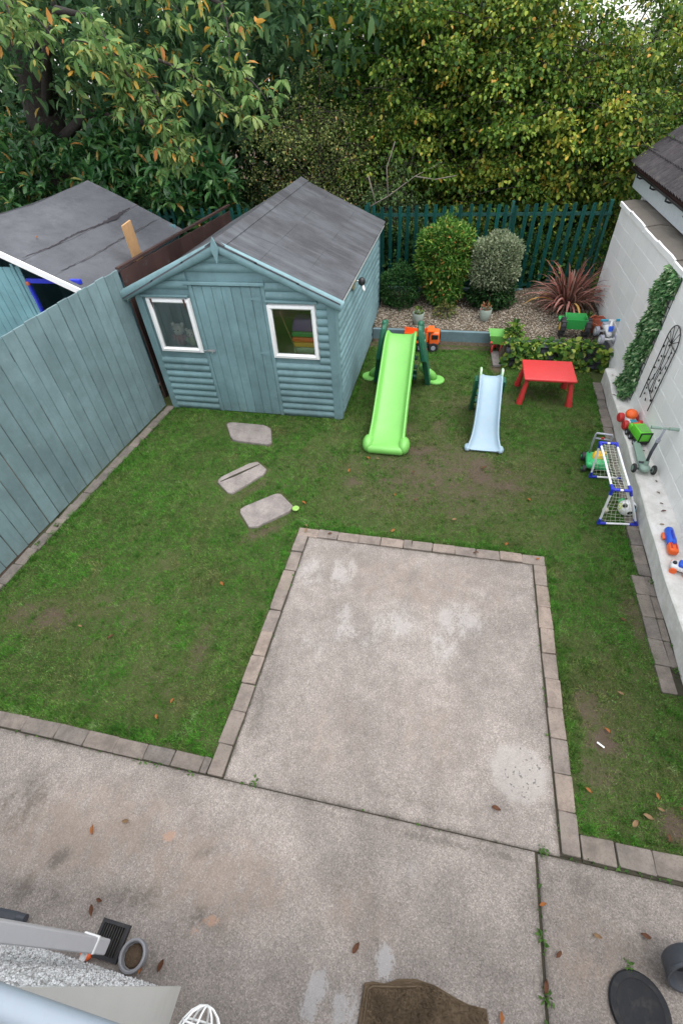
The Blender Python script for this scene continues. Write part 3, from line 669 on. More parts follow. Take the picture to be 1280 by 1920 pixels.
# felt roof, three overlapping strips on each slope
for sgn in (-1, 1):
    for i in range(3):
        t0, t1 = i/3-(.02 if i else 0), (i+1)/3; off = (2-i)*.0035
        P = lambda t, e: (RX+sgn*1.57*t, RZ-(RZ-EZ)*1.57/1.55*t+e)
        ny = 24; m = MB(); top = []; 
        for j in range(ny+1):
            yy = SY0-.125+(SY1+.17-SY0+.125)*j/ny; wv = .0016*math.sin(j*.9+i*2+sgn)
            top.append([(P(t0, off+wv)[0], yy, P(t0, off+wv)[1]), (P((t0+t1)/2, off)[0], yy, P((t0+t1)/2, off+wv*.5)[1]), (P(t1, off+wv)[0], yy, P(t1, off+wv)[1]), (P(t1, off-.02)[0], yy, P(t1, off-.02)[1]), (P(t0, off-.02)[0], yy, P(t0, off-.02)[1])])
        m.loft(top); wpart(m, 'felt_strip', m_felt, shed, 30)
    wpart(MB().box((RX+sgn*.78, (SY0+SY1)/2+.02, (RZ+EZ)/2-.048), (1.55/math.cos(.418)-.06, SY1-SY0+.24, .02), Matrix.Rotation(sgn*.418, 3, 'Y')), 'roof_board', m_dark_inside, shed)
m = MB(); m.loft([[(RX+dx, yy, RZ+.024+dz) for dx, dz in ((-.13, -.062), (0, .004), (.13, -.062), (.13, -.072), (0, -.008), (-.13, -.072))] for yy in (SY0-.13, SY0+1, SY0+2, SY0+3, SY1+.18)])
wpart(m, 'ridge_felt', m_felt, shed)
wpart(MB().box((RX+1.545, (SY0+SY1)/2+.03, EZ-.055), (.018, SY1-SY0+.20, .05)), 'eaves_batten', m_white, shed)
wpart(MB().box((RX-1.545, (SY0+SY1)/2+.03, EZ-.055), (.018, SY1-SY0+.20, .05)), 'eaves_batten', m_teal_y, shed)
# security lamp on the side of the shed
lm = thing('security_lamp', 'small worn security lamp with dark head high on the shed side wall', 'lamp', (SX1+.03, 7.19, 1.66))
MB().box((.01, 0, 0), (.03, .09, .14), None, .008).build('bracket', plain('old_brass', (.25, .2, .1), .5), lm)
MB().tube([(.02, 0, .03), (.07, 0, .05), (.1, .02, .03)], .012, 8).build('arm', m_steel, lm, True)
MB().sphere((.13, .03, .03), (.055, .055, .06), 14, 9).build('lamp_head', m_black, lm, True)
MB().sphere((.02, -.02, .07), (.03, .03, .045), 12, 8).build('bulb', plain('yellowed_plastic', (.55, .45, .16), .4), lm, True)
MB().tube([(.13, .05, 0), (.16, .0, -.05), (.18, -.06, -.07)], [.018, .022, .012], 8).build('sensor', p_white, lm, True)

# toys inside, behind the panes, on a shelf of the shed
sf = tag(MB().box((RX, SY0+.25, 1.0), (2.7, .34, .03)).build('window_shelf', m_dark_inside), 'wooden shelf inside the shed behind both windows', 'shelf')
zz = 1.016
for nm, mt, hh, ww in (('pale', p_mint, .10, .36), ('yellow', p_yellow, .075, .36), ('orange', p_orange, .075, .37), ('green', p_green, .08, .37), ('purple', p_purple, .17, .34)):
    o = MB().rbox((-2.02, SY0+.22, zz+hh/2), (ww, .26, hh-.004), .02, 2, taper=.94 if nm != 'purple' else .8).build('storage_tub', mt, None, 40)
    tag(o, nm+' plastic tub in the stack behind the right shed window', 'tub', 'stack of coloured tubs'); zz += hh
tag(MB().cyl((-2.33, SY0+.10, 1.62), (-2.13, SY0+.07, 1.02), .006, n=8).build('cane', m_raw), 'thin cane leaning inside the right shed window', 'cane')
def plush(x, bodym, headm, lab, s=1., lean=0):
    p = thing('plush_toy', lab, 'soft toy', (x, SY0+.2, 1.016), lean, 'soft toys in the left shed window')
    MB().sphere((0, 0, .09*s), (.085*s, .075*s, .10*s), 14, 9).build('body', bodym, p, True)
    hd = MB().sphere((0, -.01, .24*s), (.085*s, .08*s, .08*s), 14, 9).build('head', headm, p, True)
    for q in (-1, 1):
        MB().sphere((q*.07*s, 0, .31*s), .03*s, 10, 6).build('ear', headm, hd, True); MB().sphere((q*.03*s, -.085*s, .255*s), .010*s, 8, 5).build('eye', m_black, hd, True)
        MB().sphere((q*.09*s, -.04*s, .13*s), (.03*s, .03*s, .055*s), 8, 6).build('arm', bodym, p, True)
p_cream = plain('cream_plush', (.60, .55, .46), .95); p_rose = plain('rose_plush', (.35, .12, .12), .95)
plush(-4.02, p_rose, p_cream, 'soft toy with a cream head and rose body behind left window pane', 1.05)
plush(-3.83, plain('lime_plush', (.38, .42, .2), .95), p_cream, 'smaller soft toy with lime body in middle of left window', .82, .2)
plush(-3.68, plain('grey_plush', (.36, .42, .5), .95), plain('orange_plush', (.65, .33, .06), .95), 'soft toy with orange head at right of left window', .9, -.2)

# ------------------------------------------------------------------ boundary fence, its boards one by one
fn = thing('boundary_fence', 'teal close boarded timber fence running from the left edge to the shed', 'fence', (FX(4), 4, 0))
y = 1.4; i = 0
while y < 6.06:
    wd = random.uniform(.172, .192); yb = min(y+wd, 6.08); c = (y+yb)/2; tp = 2.155+random.uniform(-.006, .006)+.012*math.sin(c*1.4)
    R = rotz(math.atan(-.057)) @ Matrix.Rotation(random.uniform(-.012, .012), 3, 'Z')
    wpart(MB().box((FX(c)-random.uniform(.010, .017), c, (tp+.035)/2), (.020, yb-y-.010, tp-.035), R, .004), 'board', m_fence, fn); y = yb; i += 1
for zz in (.4, 1.15, 1.9):
    wpart(MB().box((FX(3.74)-.052, 3.74, zz), (.045, 4.66, .09), rotz(math.atan(-.057))), 'rail', m_brown, fn)
for yy in (1.6, 3.4, 5.2): wpart(MB().box((FX(yy)-.125, yy, 1.05), (.1, .1, 2.1)), 'post', m_brown, fn)
bf = thing('brown_fence', 'dark brown timber fence top between the two shed roofs', 'fence', (-4.72, 8.4, 0))
for k in range(9):
    y0 = 6.35+k*.46; wpart(MB().box((-4.72-.002*k, y0+.23, 1.03-.008*k), (.03, .455, 2.06-.016*k), None, .004), 'board', m_brown, bf)
wpart(MB().box((-4.73, 8.42, 2.065), (.06, 4.2, .03), Matrix.Rotation(-.017, 3, 'X')), 'capping', m_brown, bf)
pk = tag(MB().box((0, 0, .0), (.028, .24, .62), None, .004).build('wood_plank', m_raw), 'bare wooden plank standing upright beside the brown fence', 'plank'); pk.location = (-4.80, 6.98, 2.22); pk.rotation_euler = (.10, .05, 0)
wpart(MB().box((-4.825, 7.0, 2.40), (.02, .2, .05)), 'cross_piece', m_raw, pk)

# ------------------------------------------------------------------ the neighbours' shed
ns = thing('neighbour_shed', 'neighbours teal shed with sagging grey felt roof and white verge board', 'shed', (-6.4, 7.2, 0))
rr = []
NX = [-4.92, -5.3, -5.7, -6.1, -6.52]
for yy in np.linspace(5.72, 8.78, 9):
    tt = (yy-5.72)/3.06; sag = -.05*math.sin(PI*tt); rz = 2.0
    top = [(x, yy, 2.005+(-4.92-x)*.475*(1-.04*(1-tt))+sag*(-4.92-x)/1.6+.008*math.sin(yy*5+x*3)) for x in NX]
    rr.append(top+[(x, yy, q[2]-.035) for x, q in zip(NX[::-1], top[::-1])])
# strips of felt on the visible slope
for a, b, o_ in ((0, 1, 0), (1, 2, .004), (2, 4, .010)):
    m = MB(); n5 = len(NX); m.loft([[Vector(r[k])+V(0, 0, o_) for k in range(a, b+1)]+[Vector(r[2*n5-1-k])+V(0, 0, o_) for k in range(b, a-1, -1)] for r in rr]); wpart(m, 'felt_strip', m_nfelt, ns, 40)
m = MB(); m.loft([[(-6.52, 5.72+3.06*t, 2.775-.05*math.sin(PI*t)), (-8.1, 5.72+3.06*t, 2.03), (-8.1, 5.72+3.06*t, 2.0), (-6.52, 5.72+3.06*t, 2.74-.05*math.sin(PI*t))] for t in np.linspace(0, 1, 7)]); wpart(m, 'felt_strip', m_nfelt, ns)
m_tear = plain('torn_felt', (.03, .025, .03), .95, .3)
for pts, wd in (([(-5.72, 5.8), (-5.70, 6.4), (-5.74, 7.0), (-5.70, 7.5), (-5.69, 8.0), (-5.72, 8.6)], [.004, .009, .007, .016, .03, .005]), ([(-5.30, 5.9), (-5.29, 6.7), (-5.31, 7.4), (-5.29, 8.7)], [.003, .004, .005, .002])):
    zf = lambda x, y_: 2.005+(-4.92-x)*.475*(1-.04*(1-(y_-5.72)/3.06))-.05*math.sin(PI*(y_-5.72)/3.06)*(-4.92-x)/1.6+.018
    L = []; M_ = MB()
    P = []
    for (q, w0), (q2, w2) in zip(zip(pts[:-1], wd[:-1]), zip(pts[1:], wd[1:])):
        for t in np.linspace(0, 1, 12, endpoint=False): P.append((q[0]+(q2[0]-q[0])*t+random.uniform(-.008, .008), q[1]+(q2[1]-q[1])*t, (w0+(w2-w0)*t)*random.uniform(.5, 1.5)))
    vs = []; fs = []
    for (x, yy, ww) in P: vs += [(x-ww, yy, zf(x-ww, yy)), (x+ww, yy, zf(x+ww, yy))]
    fs = [(2*i, 2*i+1, 2*i+3, 2*i+2) for i in range(len(P)-1)]; wpart(MB().add(vs, fs), 'torn_seam', m_tear, ns)
wpart(MB().box((-5.72, 5.70, 2.345), (1.79, .025, .085), Matrix.Rotation(.43, 3, 'Y'), .004), 'verge_board', m_white, ns)
# front wall: vertical planks, window hole with a blue frame
m = MB(); yi2 = 5.9
x = -8.0
while x < -6.03:
    zt = min(2.25, 2.0+(-4.92-x)*.45) if x > -6.5 else 2.2; wpart(MB().box((x+.065, 5.85-random.uniform(0, .004), zt/2), (.126, .025, zt), None, .006), 'plank', m_nteal, ns); x += .13
for k in range(18):
    z0 = .02+k*.125; xr = -5.90 if z0 > 1.2 else -5.06
    if z0 < 2.2: wpart(MB().box(((-6.03+min(xr, -4.95))/2, 5.85, z0+.06), (min(xr, -4.95)+6.03, .022, .120), None, .005), 'board', m_nteal, ns)
wpart(MB().box((-5.99, 5.83, 1.15), (.045, .03, 2.3), None, .004), 'trim', m_nteal, ns)
wpart(MB().box((-5.85, 5.825, 1.66), (.04, .05, .84), None, .006), 'frame_bar', p_cobalt, ns); wpart(MB().box((-5.42, 5.825, 2.085), (.86, .05, .06), None, .006), 'frame_bar', p_cobalt, ns)
wpart(MB().box((-5.05, 7.25, 1.0), (.03, 2.9, 2.0)), 'side_wall', m_nteal, ns); wpart(MB().box((-6.5, 8.68, 1.05), (3.0, .03, 2.1)), 'rear_wall', m_nteal, ns); wpart(MB().box((-8.03, 7.25, 1.0), (.03, 2.9, 2.0)), 'side_wall', m_nteal, ns)
wpart(MB().box((-6.5, 7.25, .03), (3.0, 2.8, .04)), 'floor', m_dark_inside, ns); wpart(MB().box((-5.84, 5.80, 2.055), (.06, .05, .05), None, .01), 'bracket', m_terra, ns)

# ------------------------------------------------------------------ green palisade fence
n = N('palisade_green'); c = n.mix(n.noise(3, 5), (.004, .050, .042), (.007, .078, .064)); c = n.hsv(c, v=n.math('MULTIPLY_ADD', n.rnd(), .5, .75)); c = n.mix(n.math('MULTIPLY', n.ramp(n.noise(18, 8, .75), .6, .72), .5), c, (.09, .13, .10)); m_pal = n.done(c, .42, .5)
pf_ = thing('palisade_fence', 'dark green steel palisade fence across the back of the garden', 'fence', (-2, 10.62, 0))
prof = [(-.036, 0), (-.022, -.012), (-.010, -.002), (0, -.012), (.010, -.002), (.022, -.012), (.036, 0), (.036, .003), (.022, -.008), (.010, .003), (0, -.008), (-.010, .003), (-.022, -.008), (-.036, .003)]
palm = MB(); palm.loft([[(a*k, b, zz) for a, b in prof] for zz, k in ((.15, 1), (1.90, 1), (1.965, .8))]); base = palm.build('pale', m_pal, pf_); pme = base.data
x = -7.6; first = True
while x < 2.62:
    o = base if first else base.copy()
    if not first: COL.objects.link(o)
    first = False; o.parent = pf_; o.location = (x+2, -.02+random.uniform(-.004, .004), random.uniform(-.02, .02)); o.rotation_euler = (random.uniform(-.01, .01), random.uniform(-.012, .012), 0); x += .168
for zz in (1.80, .55): wpart(MB().box((-2.5, 10.632, zz), (10.3, .008, .05)).box((-2.5, 10.655, zz+.021), (10.3, .045, .008)), 'rail', m_pal, pf_)
for xx in (-7.3, -4.6, -1.85, .9, 2.60): wpart(MB().box((xx, 10.70, 1.0), (.05, .1, 2.0)), 'post', m_pal, pf_)

# ------------------------------------------------------------------ painted block wall on the right
WX = 2.68
bwall = thing('block_wall', 'white painted concrete block wall along the right side of the garden', 'wall', (WX, 6, 0))
wpart(MB().box((WX+.0985, 6.0, 1.0), (.20, 8.45, 1.99)), 'mortar', m_mortar, bwall)
meshes = {}
for r in range(9):
    z0 = .02+r*.221; yy = 10.26-(.0 if r % 2 else .225)
    k = 0; ys = [10.26]
    while ys[-1] > 1.85: ys.append(ys[-1]-(.225 if (r % 2 == 0 and len(ys) == 1) else .45))
    for a, b in zip(ys[:-1], ys[1:]):
        L = round(a-b, 3); key = (L, random.randrange(3))
        if key not in meshes: meshes[key] = MB().box((0, 0, 0), (.02, L-.002, .212), None, .002).build('block', m_block); o = meshes[key]
        else: o = meshes[key].copy(); COL.objects.link(o)
        o.location = (WX+.006+random.uniform(-.0016, .0016), (a+b)/2, z0+.108); o.rotation_euler = (random.uniform(-.003, .003), 0, 0); o.parent = bwall; o.matrix_parent_inverse = W(bwall).inverted()
y = 10.32; k = 0
while y > 1.9:   # coping: uneven slabs with a painted front edge
    L = random.uniform(.62, .95); y2 = y-L; zt = 2.055+random.uniform(-.012, .012); pts = []
    m = MB(); rings = []
    for t in np.linspace(y-.004, y2+.004, 6):
        e = random.uniform(-.008, .008); rings.append([(2.668+e, t, 2.005), (2.664+e, t, zt-.015), (2.685+e, t, zt), (2.85, t, zt+.025+random.uniform(-.008, .008)), (3.06, t, zt+.01+random.uniform(-.01, .01)), (3.06, t, 2.005)])
    m.loft(rings); wpart(m, 'coping_slab', m_coping, bwall)
    rings = []
    for t in np.linspace(y-.006, y2+.006, 5):
        e = random.uniform(-.005, .005); rings.append([(2.655+e, t, 1.985), (2.653+e, t, zt-.004), (2.672+e, t, zt+.004), (2.672+e, t, 1.985)])
    wpart(MB().loft(rings), 'painted_lip', m_mortar, bwall); y = y2
# the painted step at the foot of the wall
m = MB(); rings = []
for yy in np.linspace(1.7, 7.74, 34):
    x0 = float(SX(yy)); e = .006*math.sin(yy*7)+random.uniform(-.004, .004); rings.append([(x0+e, yy, -.05), (x0+e*.6-.004, yy, .12), (x0-.008+e, yy, .238), (x0+.006+e, yy, .252), (WX-.002, yy, .254), (WX-.002, yy, -.05)])
stp = tag(m.loft(rings).build('wall_step', m_step), 'long low white painted concrete step at the foot of the block wall', 'step')

# ------------------------------------------------------------------ neighbours' house beyond the wall
nh = thing('neighbour_house', 'roughcast house corner with black gutter and grey brown tiled roof', 'house', (4.5, 7, 0))
wpart(MB().box((4.6, 6.4, 1.2), (3.04, 8.7, 2.4)), 'wall', m_rough, nh)
wpart(MB().box((3.03, 6.6, 2.235), (.05, 9.3, .29)), 'fascia', plain('fascia_white', (.58, .62, .64), .45), nh)
slope = math.atan2(.48, .62)
m = MB(); th = [PI+PI*i/8 for i in range(9)]
m.loft([[(2.945+.055*math.cos(t), yy, 2.385+.05*math.sin(t)) for t in th]+[(2.945+.049*math.cos(t), yy, 2.387+.044*math.sin(t)) for t in th[::-1]] for yy in (2.0, 11.42)])
gt = wpart(m, 'gutter', m_black, nh, 40)
for yy in np.arange(2.6, 11.3, .9): wpart(MB().prism([(2.885, 2.39), (2.90, 2.33), (2.96, 2.315), (3.005, 2.33), (3.005, 2.30), (2.94, 2.295), (2.88, 2.32)], yy-.015, yy+.015, 'xz'), 'bracket', m_black, gt)
m_tile = paver_mat('concrete_roof_tile', (.06, .054, .056))
tm = MB(); W_, L_ = .30, .345; rings = []
for u in (0, L_):
    top = [(u, -W_/2+W_*i/18, .016+.034*max(0, math.cos(2*PI*3*i/18))**.6*(1 if math.cos(2*PI*3*i/18) > 0 else 0)+(.018 if u == 0 else 0)) for i in range(19)]
    top = [(u, q[1], .02+.022*math.cos(2*PI*2*i/18)+(.02 if u == 0 else 0)) for i, q in enumerate(top)]
    rings.append(top+[(u, q[1], q[2]-.014) for q in top[::-1]])
tm.loft(rings); tb = None
Rt = Matrix.Rotation(-slope, 3, 'Y')
for r in range(9):
    for k in range(31):
        if tb is None: tb = tm.build('roof_tile', m_tile); o = tb
        else: o = tb.copy(); COL.objects.link(o)
        s0 = r*.29; o.location = (2.93+s0*math.cos(slope), 11.28-k*.302, 2.415+s0*math.sin(slope)); o.rotation_euler = (random.uniform(-.006, .006), -slope+random.uniform(-.006, .006), random.uniform(-.006, .006)); o.parent = nh; o.matrix_parent_inverse = W(nh).inverted()
wpart(MB().prism([(2.95, 2.39), (5.1, 2.39+2.15*.774), (5.1, 2.36+2.15*.774), (2.95, 2.36)], 2.0, 11.40, 'xz'), 'roof_deck', m_brown, nh)
wpart(MB().prism([(3.09, 2.4), (5.1, 2.4), (5.1, 3.9)], 10.70, 10.74, 'xz'), 'gable_wall', m_rough, nh)

# ------------------------------------------------------------------ the house below the camera
hw = thing('house_wall', 'white roughcast house wall with smooth cream door reveal below the camera', 'house', (-2, -.4, 0))
HY = -.29
m = MB().box((-3.2, HY-.16, 1.05), (4.0, .32, 2.1)).box((-.6, HY-.16, 2.32), (9.2, .32, .44)).box((2.6, HY-.16, 1.05), (2.8, .32, 2.1)); wpart(m, 'wall', m_rough, hw)
wpart(MB().box((-1.192, HY-.145, 1.05), (.016, .35, 2.1)), 'reveal', m_cream, hw); wpart(MB().box((1.192, HY-.145, 1.05), (.016, .35, 2.1)), 'reveal', m_cream, hw)
wpart(MB().box((0, HY-.29, 1.05), (2.36, .04, 2.08)), 'door_panel', m_white, hw)
nb = 11000; X = RNG.uniform(-3.2, -1.205, nb); Z_ = RNG.uniform(.0, 2.1, nb); rr_ = RNG.uniform(.004, .0095, nb); B_ = np.array([[1, 0, 0], [0, 1, 0], [-1, 0, 0], [0, -1, 0], [0, 0, 1], [0, 0, -1]], float)
v = np.stack([X, np.full(nb, HY), Z_], 1)[:, None, :]+B_[None]*rr_[:, None, None]*RNG.uniform(.7, 1.3, (nb, 6, 1)); T = np.array([[0, 1, 4], [1, 2, 4], [2, 3, 4], [3, 0, 4], [1, 0, 5], [2, 1, 5], [3, 2, 5], [0, 3, 5]])
n = N('dash_pebble'); m_dash = n.done(n.cr(n.island(), [(0, (.20, .19, .18)), (.25, (.45, .44, .43)), (.6, (.66, .66, .66)), (1, (.80, .80, .80))]), .7, .3)
o = np_mesh('pebbledash', v.reshape(-1, 3), (np.arange(nb)[:, None, None]*6+T[None]).reshape(-1, 3), m_dash, hw); o.matrix_parent_inverse = W(hw).inverted(); tag(o, kind='stuff')
dp = thing('downpipe', 'pale grey square downpipe on the roughcast wall above the gully', 'downpipe', (-1.70, HY+.105, .12))
MB().box((0, 0, 1.5), (.095, .075, 2.8), None, .006).build('pipe', plain('pale_grey_upvc', (.50, .50, .52), .35, .04, dirt=.04), dp)
for zz in (.28, 1.9): MB().box((0, .003, zz), (.105, .085, .022), None, .004).box((0, -.05, zz), (.03, .05, .02)).build('clip', m_white, dp)
gl = thing('gully_grate', 'black plastic gully with slotted grate under the downpipe', 'gully', (-1.74, -.16, .014))
MB().box((0, .085, .01), (.2, .02, .03)).box((0, -.085, .01), (.2, .02, .03)).box((.09, 0, .01), (.02, .15, .03)).box((-.09, 0, .01), (.02, .15, .03)).build('frame', m_black, gl)
for k in range(9): MB().box((-.072+k*.018, 0, .012), (.007, .15, .012)).build('bar', m_black, gl)
MB().box((0, 0, -.002), (.17, .15, .004)).build('sump', m_joint, gl)
hb = thing('drain_hub', 'round grey drain socket full of dead leaves beside the gully', 'drain', (-1.545, -.195, .012))
MB().lathe([(.085, 0), (.085, .05), (.075, .055), (.068, .05), (.066, .01), (.0, .01)], n=24).build('socket', plain('grey_upvc', (.20, .20, .21), .5), hb, 40)
MB().sphere((0, 0, .012), (.062, .062, .02), 12, 6).build('debris', m_soil, hb)
tag(MB().sphere((-1.855, -.255, .035), (.04, .03, .03), 12, 8).build('orange_ball', p_orange, None, True), 'small orange plastic ball against the wall under the downpipe', 'ball')
bl = tag(MB().box((-2.62, -.20, .05), (.42, .06, .05), rotz(.06), .015).cyl((-2.42, -.19, .05), (-2.36, -.186, .05), .03, n=12).build('broom_head', m_dgrey), 'dark grey broom head lying by the wall at the left edge', 'broom')
rp = thing('round_pipe', 'pale blue grey round pipe running level across the house wall', 'pipe', (-1.2, HY+.055, 2.42))
MB().cyl((-1.8, 0, 0), (1.0, 0, 0), .037, n=24).build('pipe', plain('blue_grey_upvc', (.25, .29, .33), .35, .04, dirt=.05), rp, 40)
for xx in (-1.5, .9): MB().box((xx, -.03, 0), (.03, .06, .09), None, .004).build('clip', m_white, rp)
fl = thing('flue_guard', 'white wire dome guard over a grey flue on the house wall', 'flue guard', (-.46, HY, 2.2))
MB().cyl((0, 0, 0), (0, .10, 0), .042, n=20).build('flue', plain('flue_grey', (.42, .43, .42), .5), fl, 40)
for k in range(4):
    a = PI*k/4; pth = [V(.08*math.cos(t)*math.cos(a), .02+.13*math.sin(t), .08*math.cos(t)*math.sin(a)) for t in [PI*i/12 for i in range(13)]]; MB().tube(pth, .0028, 6).build('wire', m_white, fl, True)
for t in (.35, .8): MB().tube([V(.08*math.cos(t)*math.cos(a), .02+.13*math.sin(t), .08*math.cos(t)*math.sin(a)) for a in [2*PI*i/20 for i in range(21)]], .0028, 6).build('wire', m_white, fl, True)
# coir mat, drain lid and bucket in the foreground
matp = [(-.085, -.24), (-.07, -.005), (-.02, .012), (.05, .018), (.14, .058), (.24, .078), (.36, .073), (.46, .05), (.55, .035), (.655, .038), (.67, -.03), (.66, -.24)]
n = N('coir'); c = n.mix(n.noise(25, 8, .75), (.14, .10, .065), (.24, .18, .12)); c = n.mix(n.ramp(n.noise(5, 6, .7), .4, .7), c, (.11, .08, .052)); n.bump(n.noise(260, 4, .8), 1, .012); m_coir = n.done(c, 1, .05)
mt_ = thing('door_mat', 'worn brown coir door mat with curling edge on the concrete', 'mat', (.28, -.08, .012))
def off(P, k, z): cx, cy = .28, -.08; return [(cx+(x-cx)*k, cy+(y_-cy)*k, z) for x, y_ in P]
wpart(MB().loft([off(matp, 1, .012), off(matp, 1, .026), off(matp, .985, .032), off(matp, .9, .028)]), 'mat', m_coir, mt_)
wpart(MB().tube([(-.05, -.22, .03), (-.045, -.03, .034), (-.02, -.01, .034), (.13, .02, .034), (.24, .045, .034)], .006, 6), 'fold', m_coir, mt_)
nb = 9000; X = RNG.uniform(-.085, .66, nb); Y_ = RNG.uniform(-.24, .08, nb); top = np.interp(X, [p[0] for p in matp[1:10]], [p[1] for p in matp[1:10]]); kk = Y_ < top-.004; X, Y_ = X[kk], Y_[kk]
P = np.stack([X, Y_, np.full_like(X, .026)], 1); D = RNG.normal(0, .6, P.shape); D[:, 2] = 1; o = leaf_mesh('fibres', P, D, .012, .12, m_coir, mt_); tag(o, kind='stuff')
n = N('wet_black_rubber'); c = n.mix(n.ramp(n.noise(16, 7, .7), .45, .6), (.016, .017, .020), (.006, .006, .007)); n.bump(n.noise(70, 4), .2, .004); m_lid = n.done(c, n.ramp(n.noise(16, 7, .7), .45, .6, .8, .5), .25)
ld = thing('rubber_mat', 'round black rubber mat wet with rain lying on the concrete', 'mat', (1.525, .225, .012))
MB().lathe([(.165, 0), (.168, .012), (.160, .022), (.13, .024), (.12, .019), (.0, .018)], n=36).build('disc', m_lid, ld, 30)
bk = thing('plastic_tub', 'dark grey plastic tub tipped on its side at the right edge', 'tub', (1.80, .46, .15), rot=(PI/2-.42, 0, .10))
MB().lathe([(.12, -.06), (.135, -.045), (.145, .04), (.152, .045), (.15, .06), (.138, .06), (.13, .03), (.12, -.04), (0, -.042)], n=28).build('shell', m_dgrey, bk, 40)
MB().lathe([(.132, -.035), (0, -.034), (0, -.038), (.12, -.04)], n=24).build('inside_base', m_black, bk)
# ------------------------------------------------------------------ raised bed at the back
bedz = lambda x, y_: .245+.02*np.sin(x*3)*np.cos(y_*4)+np.clip((y_-8.95)*.10, 0, .16)+np.clip((x-.9)*.2, 0, .1)
n = N('bed_soil'); c = n.cr(n.noise(30, 8, .75), [(.3, (.04, .03, .02)), (.55, (.11, .088, .062)), (.8, (.21, .178, .135))]); n.bump(n.noise(60, 6, .8), 1, .02); m_bed = n.done(c, .95, .2)
tag(grid('gravel_bed', -1.5, 2.67, 8.32, 10.56, .08, 0, m_bed, skirt=.25, zf=lambda x, y_: np.where((x < .93) & (y_ < 8.93), -.02, bedz(x, y_))), kind='structure')
def pebbles():
    nn = 15000; x = RNG.uniform(-1.48, 2.64, nn); y_ = RNG.uniform(8.45, 10.45, nn); ok = ~((x < .95) & (y_ < 9.0)); ok &= RNG.random(nn) < np.where(y_ > 9.9, .35, 1)
    x, y_ = x[ok], y_[ok]; nn = len(x); r = RNG.uniform(.009, .022, nn)
    base = np.array([[1, 0, 0], [0, 1, 0], [-1, 0, 0], [0, -1, 0], [0, 0, 1], [0, 0, -1]], float)
    a = RNG.uniform(0, 2*PI, nn); ca, sa = np.cos(a), np.sin(a); sx_, sy_, sz = r*RNG.uniform(.8, 1.5, nn), r*RNG.uniform(.6, 1.1, nn), r*RNG.uniform(.4, .7, nn)
    v = np.empty((nn, 6, 3)); bx, by = base[None, :, 0]*sx_[:, None], base[None, :, 1]*sy_[:, None]
    v[:, :, 0] = x[:, None]+bx*ca[:, None]-by*sa[:, None]; v[:, :, 1] = y_[:, None]+bx*sa[:, None]+by*ca[:, None]; v[:, :, 2] = (bedz(x, y_)+sz*.3)[:, None]+base[None, :, 2]*sz[:, None]
    T = np.array([[0, 1, 4], [1, 2, 4], [2, 3, 4], [3, 0, 4], [1, 0, 5], [2, 1, 5], [3, 2, 5], [0, 3, 5]]); t = (np.arange(nn)[:, None, None]*6+T[None]).reshape(-1, 3)
    n = N('bark_gravel'); c = n.cr(n.island(), [(0, (.09, .066, .045)), (.3, (.19, .15, .108)), (.65, (.29, .245, .185)), (1, (.42, .38, .32))]); m = n.done(c, .8, .25)
    tag(np_mesh('gravel', v.reshape(-1, 3), t, m), 'pale buff gravel and bark chips on the raised bed', 'gravel', kind='stuff')
pebbles()
fs_ = thing('sleeper_edging', 'grey teal painted timber edging board in front of the gravel bed', 'edging', (-.3, 8.93, 0))
for a, b in ((-1.48, -.28), (-.275, .90)): wpart(MB().box(((a+b)/2, 8.94, .125), (b-a, .07, .265), None, .008), 'sleeper', m_sleeper, fs_)
rs_ = thing('rear_sleeper', 'grey painted timber board at the foot of the palisade behind the spiky plant', 'edging', (.6, 10.53, 0))
for a, b in ((-1.5, .55), (.555, 2.66)): wpart(MB().box(((a+b)/2, 10.53, .33), (b-a, .06, .34), None, .008), 'sleeper', m_sleeper, rs_)
tag(MB().box((.90, 8.36, .02), (.2, .55, .05), rotz(.05), .01).build('concrete_strip', m_stone), 'narrow concrete strip at the left end of the ivy wall', 'kerb')
# low dry stone wall of dark slate, stone by stone
gw = thing('stone_wall', 'low dark slate stone wall overgrown with ivy behind the red table', 'wall', (1.8, 8.25, 0))
m_slate = paver_mat('slate', (.085, .095, .105)); sm = []
for k in range(6):
    m = MB(); rg = []
    for t, q in ((-.5, .7), (-.42, .95), (.0, 1.05), (.42, .93), (.5, .68)): rg.append([(t, .5*q*math.cos(a)*random.uniform(.85, 1.1), .5*q*math.sin(a)*random.uniform(.85, 1.1)) for a in [2*PI*i/7 for i in range(7)]])
    sm.append(m.loft(rg).build('stone', m_slate, gw)); 
used = set()
for row in range(4):
    x = .96+random.uniform(0, .06)
    while x < 2.64:
        L = min(random.uniform(.13, .30), 2.67-x); k = random.randrange(6)
        if k in used: o = sm[k].copy(); COL.objects.link(o)
        else: o = sm[k]; used.add(k)
        o.location = (x+L/2-1.8, random.uniform(-.02, .02)+.012*row, .055+row*.105); o.scale = (L*.98, random.uniform(.20, .26), .112); o.rotation_euler = (random.uniform(-.15, .15), random.uniform(-.06, .06), random.uniform(-.1, .1)); o.parent = gw; x += L
for k in set(range(6))-used: bpy.data.objects.remove(sm[k])
wpart(MB().box((1.82, 8.33, .2), (1.66, .14, .38)), 'core', m_soil, gw)
def sample_box(n, x0, x1, y0, y1, z0, z1): return np.stack([RNG.uniform(x0, x1, n), RNG.uniform(y0, y1, n), RNG.uniform(z0, z1, n)], 1)
iv = thing('ivy', 'yellow green ivy trailing over the front of the low slate wall', 'ivy', (1.8, 8.15, 0))
m_ivy = leaf_mat('ivy_leaf', [(0, (0.021, 0.064, 0.013)), (.3, (0.043, 0.117, 0.019)), (.6, (0.128, 0.234, 0.031)), (.85, (0.276, 0.361, 0.053)), (1, (0.446, 0.478, 0.128))])
